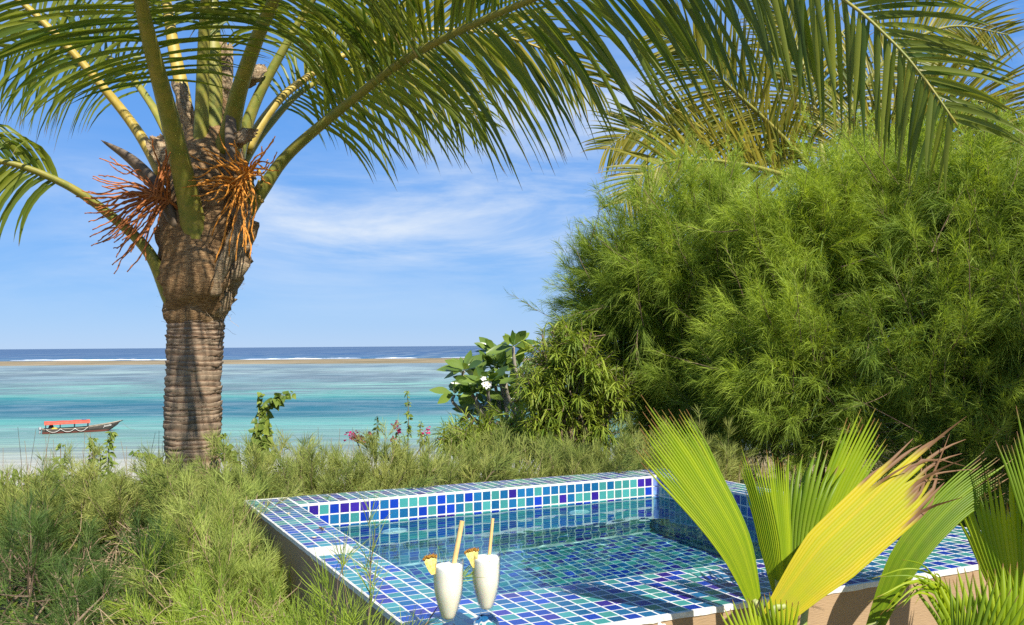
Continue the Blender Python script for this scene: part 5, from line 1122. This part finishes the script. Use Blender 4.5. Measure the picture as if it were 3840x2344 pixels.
out(nt, principled(nt, (0.88, 0.83, 0.68), 0.45, 0.4, bump(nt, nz, 0.15, 0.001), Subsurface_Weight=0.25, Subsurface_Scale=0.01))
m_froth, nt = new_mat('milk_froth'); nz = noise(nt, 420.0, 4.0, 0.7); out(nt, principled(nt, (0.90, 0.88, 0.80), 0.7, 0.2, bump(nt, nz, 0.6, 0.002)))
m_bamboo = plain('bamboo_straw', (0.58, 0.36, 0.13), 0.55, 0.35, (0.66, 0.45, 0.20), 25.0, 0.2)
m_bamboo_in = plain('bamboo_hollow', (0.70, 0.52, 0.28), 0.7, 0.2)
m_pine = plain('pineapple_flesh', (0.74, 0.52, 0.10), 0.45, 0.4, (0.84, 0.70, 0.28), 120.0, 0.3, Subsurface_Weight=0.15, Subsurface_Scale=0.006)
m_rind = plain('pineapple_rind', (0.16, 0.085, 0.02), 0.8, 0.2, (0.50, 0.24, 0.03), 160.0, 0.9)
def milkshake(px, depth, label, slabel, plabel, straw_top, straw_in, straw_r, pine_px, seed):
    rng = np.random.RandomState(seed); b = at(px, 1500, depth); b[2] = 0.0; t = thing('milkshake_glass', label, 'glass', b)
    O = b.copy(); H = 0.214; z0 = 0.055
    outp = [(0.013, z0), (0.0155, z0+0.004), (0.0145, z0+0.009), (0.0185, z0+0.018), (0.0262, z0+0.042), (0.0325, z0+0.066), (0.0358, z0+0.088), (0.0373, z0+0.116), (0.0378, z0+0.145), (0.0378, H-0.004), (0.0381, H-0.001), (0.0374, H)]
    inn = [(0.0366, H-0.001), (0.0362, H-0.004), (0.0360, z0+0.145), (0.0355, z0+0.116), (0.0340, z0+0.088), (0.0306, z0+0.066), (0.0243, z0+0.042), (0.0165, z0+0.020), (0.0105, z0+0.013), (0.0006, z0+0.012)]
    so_ = np.array(spline([(r_, z_, 0) for r_, z_ in outp], 40))[:, :2]; si = np.array(spline([(r_, z_, 0) for r_, z_ in inn], 36))[:, :2]
    mb = MB(); mb.lathe(np.vstack([so_, si]), O, 48); mb.obj('bowl', m_glass, t)
    # ball stem and foot, solid pressed glass
    fp = [(0.0006, 0.0), (0.037, 0.0), (0.0385, 0.002), (0.037, 0.0045), (0.030, 0.0075), (0.0315, 0.014), (0.0330, 0.022), (0.0318, 0.032), (0.0270, 0.042), (0.0190, 0.050), (0.0125, z0), (0.0006, z0)]
    mb = MB(); s2 = np.array(spline([(max(r_, 0.0006), z_, 0) for r_, z_ in fp], 60))[:, :2]; s2[:, 0] = np.maximum(s2[:, 0], 0.0005); s2[:, 1] = np.maximum(s2[:, 1], 0.0003)
    bx = MB(); bx.lathe(s2, (0, 0, 0), 72); V = bx.V[0]; an = np.arctan2(V[:, 1], V[:, 0]); fl = 1+0.022*np.cos(12*an)*np.exp(-((V[:, 2]-0.026)/0.02)**2); V[:, :2] *= fl[:, None]; mb.add(V+O, bx.Q[0]); mb.obj('stem', m_solid, t)
    fill = H-0.0165; prof_ = [(0.0006, z0+0.0122)]+[(max(r_-0.0004, 0.0006), z_) for r_, z_ in si[::-1] if z0+0.0125 < z_ < fill]+[(0.0352, fill), (0.030, fill+0.0018), (0.018, fill+0.0026), (0.0006, fill+0.0022)]
    mk = MB(); mk.lathe([p_ for p_ in prof_ if p_[1] <= fill-0.012]+[(0.0353, fill-0.0119)], O, 48); o_ = mk.obj('milkshake', m_milk, t)
    fp2 = [(0.0353, fill-0.012)]+[p_ for p_ in prof_ if p_[1] > fill-0.012]; bx = MB(); bx.lathe(fp2, O, 48); V = bx.V[0]; V[:, 2] += (V[:, 2] > O[2]+fill-0.002)*rng.randn(len(V))*0.0007; mk = MB(); mk.add(V, bx.Q[0]); mk.obj('froth', m_froth, t)
    # straw
    top = at(*straw_top); low = at(*straw_in); d = nrm(top-low); low2 = low-d*0.03
    st = thing('bamboo_straw', slabel, 'straw', low2); L_ = np.linalg.norm(top-low2); tt_ = np.linspace(0, 1, 24)
    P = low2+d*(L_*tt_)[:, None]; node = np.exp(-((tt_-0.55)/0.02)**2)*(0.0007 if seed % 2 else 0.0002)
    mb = MB(); mb.tube(P, straw_r+node, 16, caps=False); rim = MB(); mb.tube(np.array([top-d*0.012, top]), straw_r*0.66, 16, caps=False); mb.obj('tube', m_bamboo, st)
    e1 = nrm(np.cross(d, [0, 1.0, 0])); e2 = np.cross(d, e1); th = np.arange(16)/16*2*np.pi; rg = np.cos(th)[:, None]*e1+np.sin(th)[:, None]*e2
    mb = MB(); mb.add(np.vstack([top+rg*straw_r, top+rg*straw_r*0.66, top-d*0.011+rg*straw_r*0.66]), [(k_, (k_+1) % 16, 16+(k_+1) % 16, 16+k_) for k_ in range(16)], [(32, 32+k_, 32+(k_+1) % 16) for k_ in range(1, 15)]); mb.obj('cut_end', m_bamboo_in, st)
    # pineapple wedge, slit onto the rim: wide rind edge up, narrow tip down
    c_ = at(*pine_px); w_ = nrm(_r-0.0*_f); 
    pw = thing('pineapple_wedge', plabel, 'pineapple', c_)
    up = np.array([0, 0, 1.0]); lean = nrm(up*1.0-w_*0.22); ux = nrm(w_-(w_@lean)*lean); uy = nrm(np.cross(lean, ux)); mb = MB(); rows_ = []
    for v_, hw_ in ((0.0, 0.0050), (0.008, 0.0082), (0.020, 0.0115), (0.032, 0.0145), (0.041, 0.0160)):
        ring_ = []
        for (a_, b2_) in ((-1, -1), (0, -1.12), (1, -1), (1, 1), (0, 1.12), (-1, 1)): ring_.append(c_+lean*v_+ux*hw_*a_*(1+0.05*rng.randn())+uy*0.0062*b2_*(1+0.06*rng.randn()))
        rows_.append(ring_)
    V = np.array(rows_).reshape(-1, 3); Q = [(r_*6+k_, r_*6+(k_+1) % 6, (r_+1)*6+(k_+1) % 6, (r_+1)*6+k_) for r_ in range(4) for k_ in range(6)]
    mb.add(V, Q, [(0, k_+1, k_) for k_ in range(1, 5)]); mb.obj('flesh', m_pine, pw, smooth=False)
    mb = MB(); nx_ = 9; topc = c_+lean*0.041
    for a_ in range(nx_):
        for b2_ in range(3):
            p_ = topc+ux*0.0165*(-1+2*a_/(nx_-1))+uy*0.0066*(b2_-1)+lean*0.0035*(1-(2*a_/(nx_-1)-1)**2); r_ = rng.uniform(0.0020, 0.0034)
            mb.lathe([(0.0004, -r_*1.6), (r_, -r_*0.4), (r_*0.75, r_*0.5), (0.0004, r_*rng.uniform(0.8, 1.9))], p_+rng.randn(3)*0.0006, 6)
    mb.obj('rind', m_rind, pw)
    return t
milkshake(1678, 2.355, 'tall glass of creamy milkshake whose thick straw leans over, nearer the planted side', 'thick bamboo straw leaning out of the milkshake glass', 'small pineapple wedge with orange rind on the rim of the thick-strawed glass', (1733, 1953, 2.37), (1700, 2130, 2.35), 0.0061, (1626, 2152, 2.325), 1)
milkshake(1818, 2.44, 'tall glass of creamy milkshake with a thin jointed straw', 'thin jointed bamboo straw standing in the milkshake glass', 'pineapple wedge on the rim of the thin-strawed glass', (1848, 1944, 2.46), (1834, 2092, 2.445), 0.0042, (1782, 2126, 2.41), 2)

# ------------------------------------------------------------------ grasshopper and fallen blossoms on the coping
g0 = on_z(1207, 1990, 0.0); gh = thing('grasshopper', 'small brown grasshopper sitting on the tiled coping', 'grasshopper', g0)
m_gh = plain('grasshopper_brown', (0.16, 0.10, 0.045), 0.6, 0.3, (0.26, 0.18, 0.09), 200.0)
ga = nrm(on_z(1224, 1993, 0.0)-on_z(1196, 1984, 0.0)); gs_ = np.array([-ga[1], ga[0], 0]); 
gp = lambda a, b, c_: g0+ga*a+gs_*b+np.array([0, 0, c_])
mb = MB(); P = spline([gp(-0.021, 0, 0.009), gp(-0.014, 0, 0.010), gp(0, 0, 0.009), gp(0.012, 0, 0.007), gp(0.022, 0, 0.005)], 20); t_ = np.linspace(0, 1, 20)
mb.tube(P, np.interp(t_, [0, 0.08, 0.22, 0.35, 0.6, 1.0], [0.002, 0.0040, 0.0036, 0.0046, 0.0038, 0.0010]), 10); mb.obj('body', m_gh, gh)
for s_ in (-1, 1):
    mb = MB(); mb.tube(spline([gp(-0.002, s_*0.004, 0.007), gp(0.009, s_*0.006, 0.014), gp(0.019, s_*0.007, 0.017)], 8), np.linspace(0.0022, 0.0009, 8), 6); mb.tube(spline([gp(0.019, s_*0.007, 0.017), gp(0.013, s_*0.008, 0.006), gp(0.010, s_*0.008, 0.0006)], 6), 0.0006, 5); mb.obj('hind_leg', m_gh, gh)
    for xx_ in (-0.012, -0.006):
        mb = MB(); mb.tube(spline([gp(xx_, s_*0.003, 0.007), gp(xx_-0.003, s_*0.008, 0.008), gp(xx_-0.005, s_*0.011, 0.0006)], 6), 0.0006, 5); mb.obj('leg', m_gh, gh)
    mb = MB(); mb.tube(spline([gp(-0.020, s_*0.0015, 0.011), gp(-0.026, s_*0.003, 0.016), gp(-0.031, s_*0.005, 0.017)], 6), 0.0003, 4); mb.obj('antenna', m_gh, gh)
m_bl = plain('dry_blossom', (0.70, 0.52, 0.28), 0.8, 0.2, (0.80, 0.70, 0.5), 300.0)
for q, (px, py, lb) in enumerate(((1082, 1926, 'tiny fallen cream blossom on the coping near the far corner'), (1179, 2016, 'tiny fallen cream blossom on the coping between the grasshopper and the white patch'))):
    c_ = on_z(px, py, 0.002); t = thing('fallen_blossom', lb, 'flower', c_); r_ = np.random.RandomState(q); mb = MB()
    for a in range(5):
        th = a*1.257; d = nrm(np.array([math.cos(th), math.sin(th), 0.35])); blade_set(mb, c_[None], d[None], np.array([0.011]), np.array([0.008]), np.array([0.1]), np.array([0.5]), r_, (0.3, 1.0, 0.9, 0.1), up=np.array([[0, 0, 1.0]]))
    mb.obj('petals', m_bl, t)
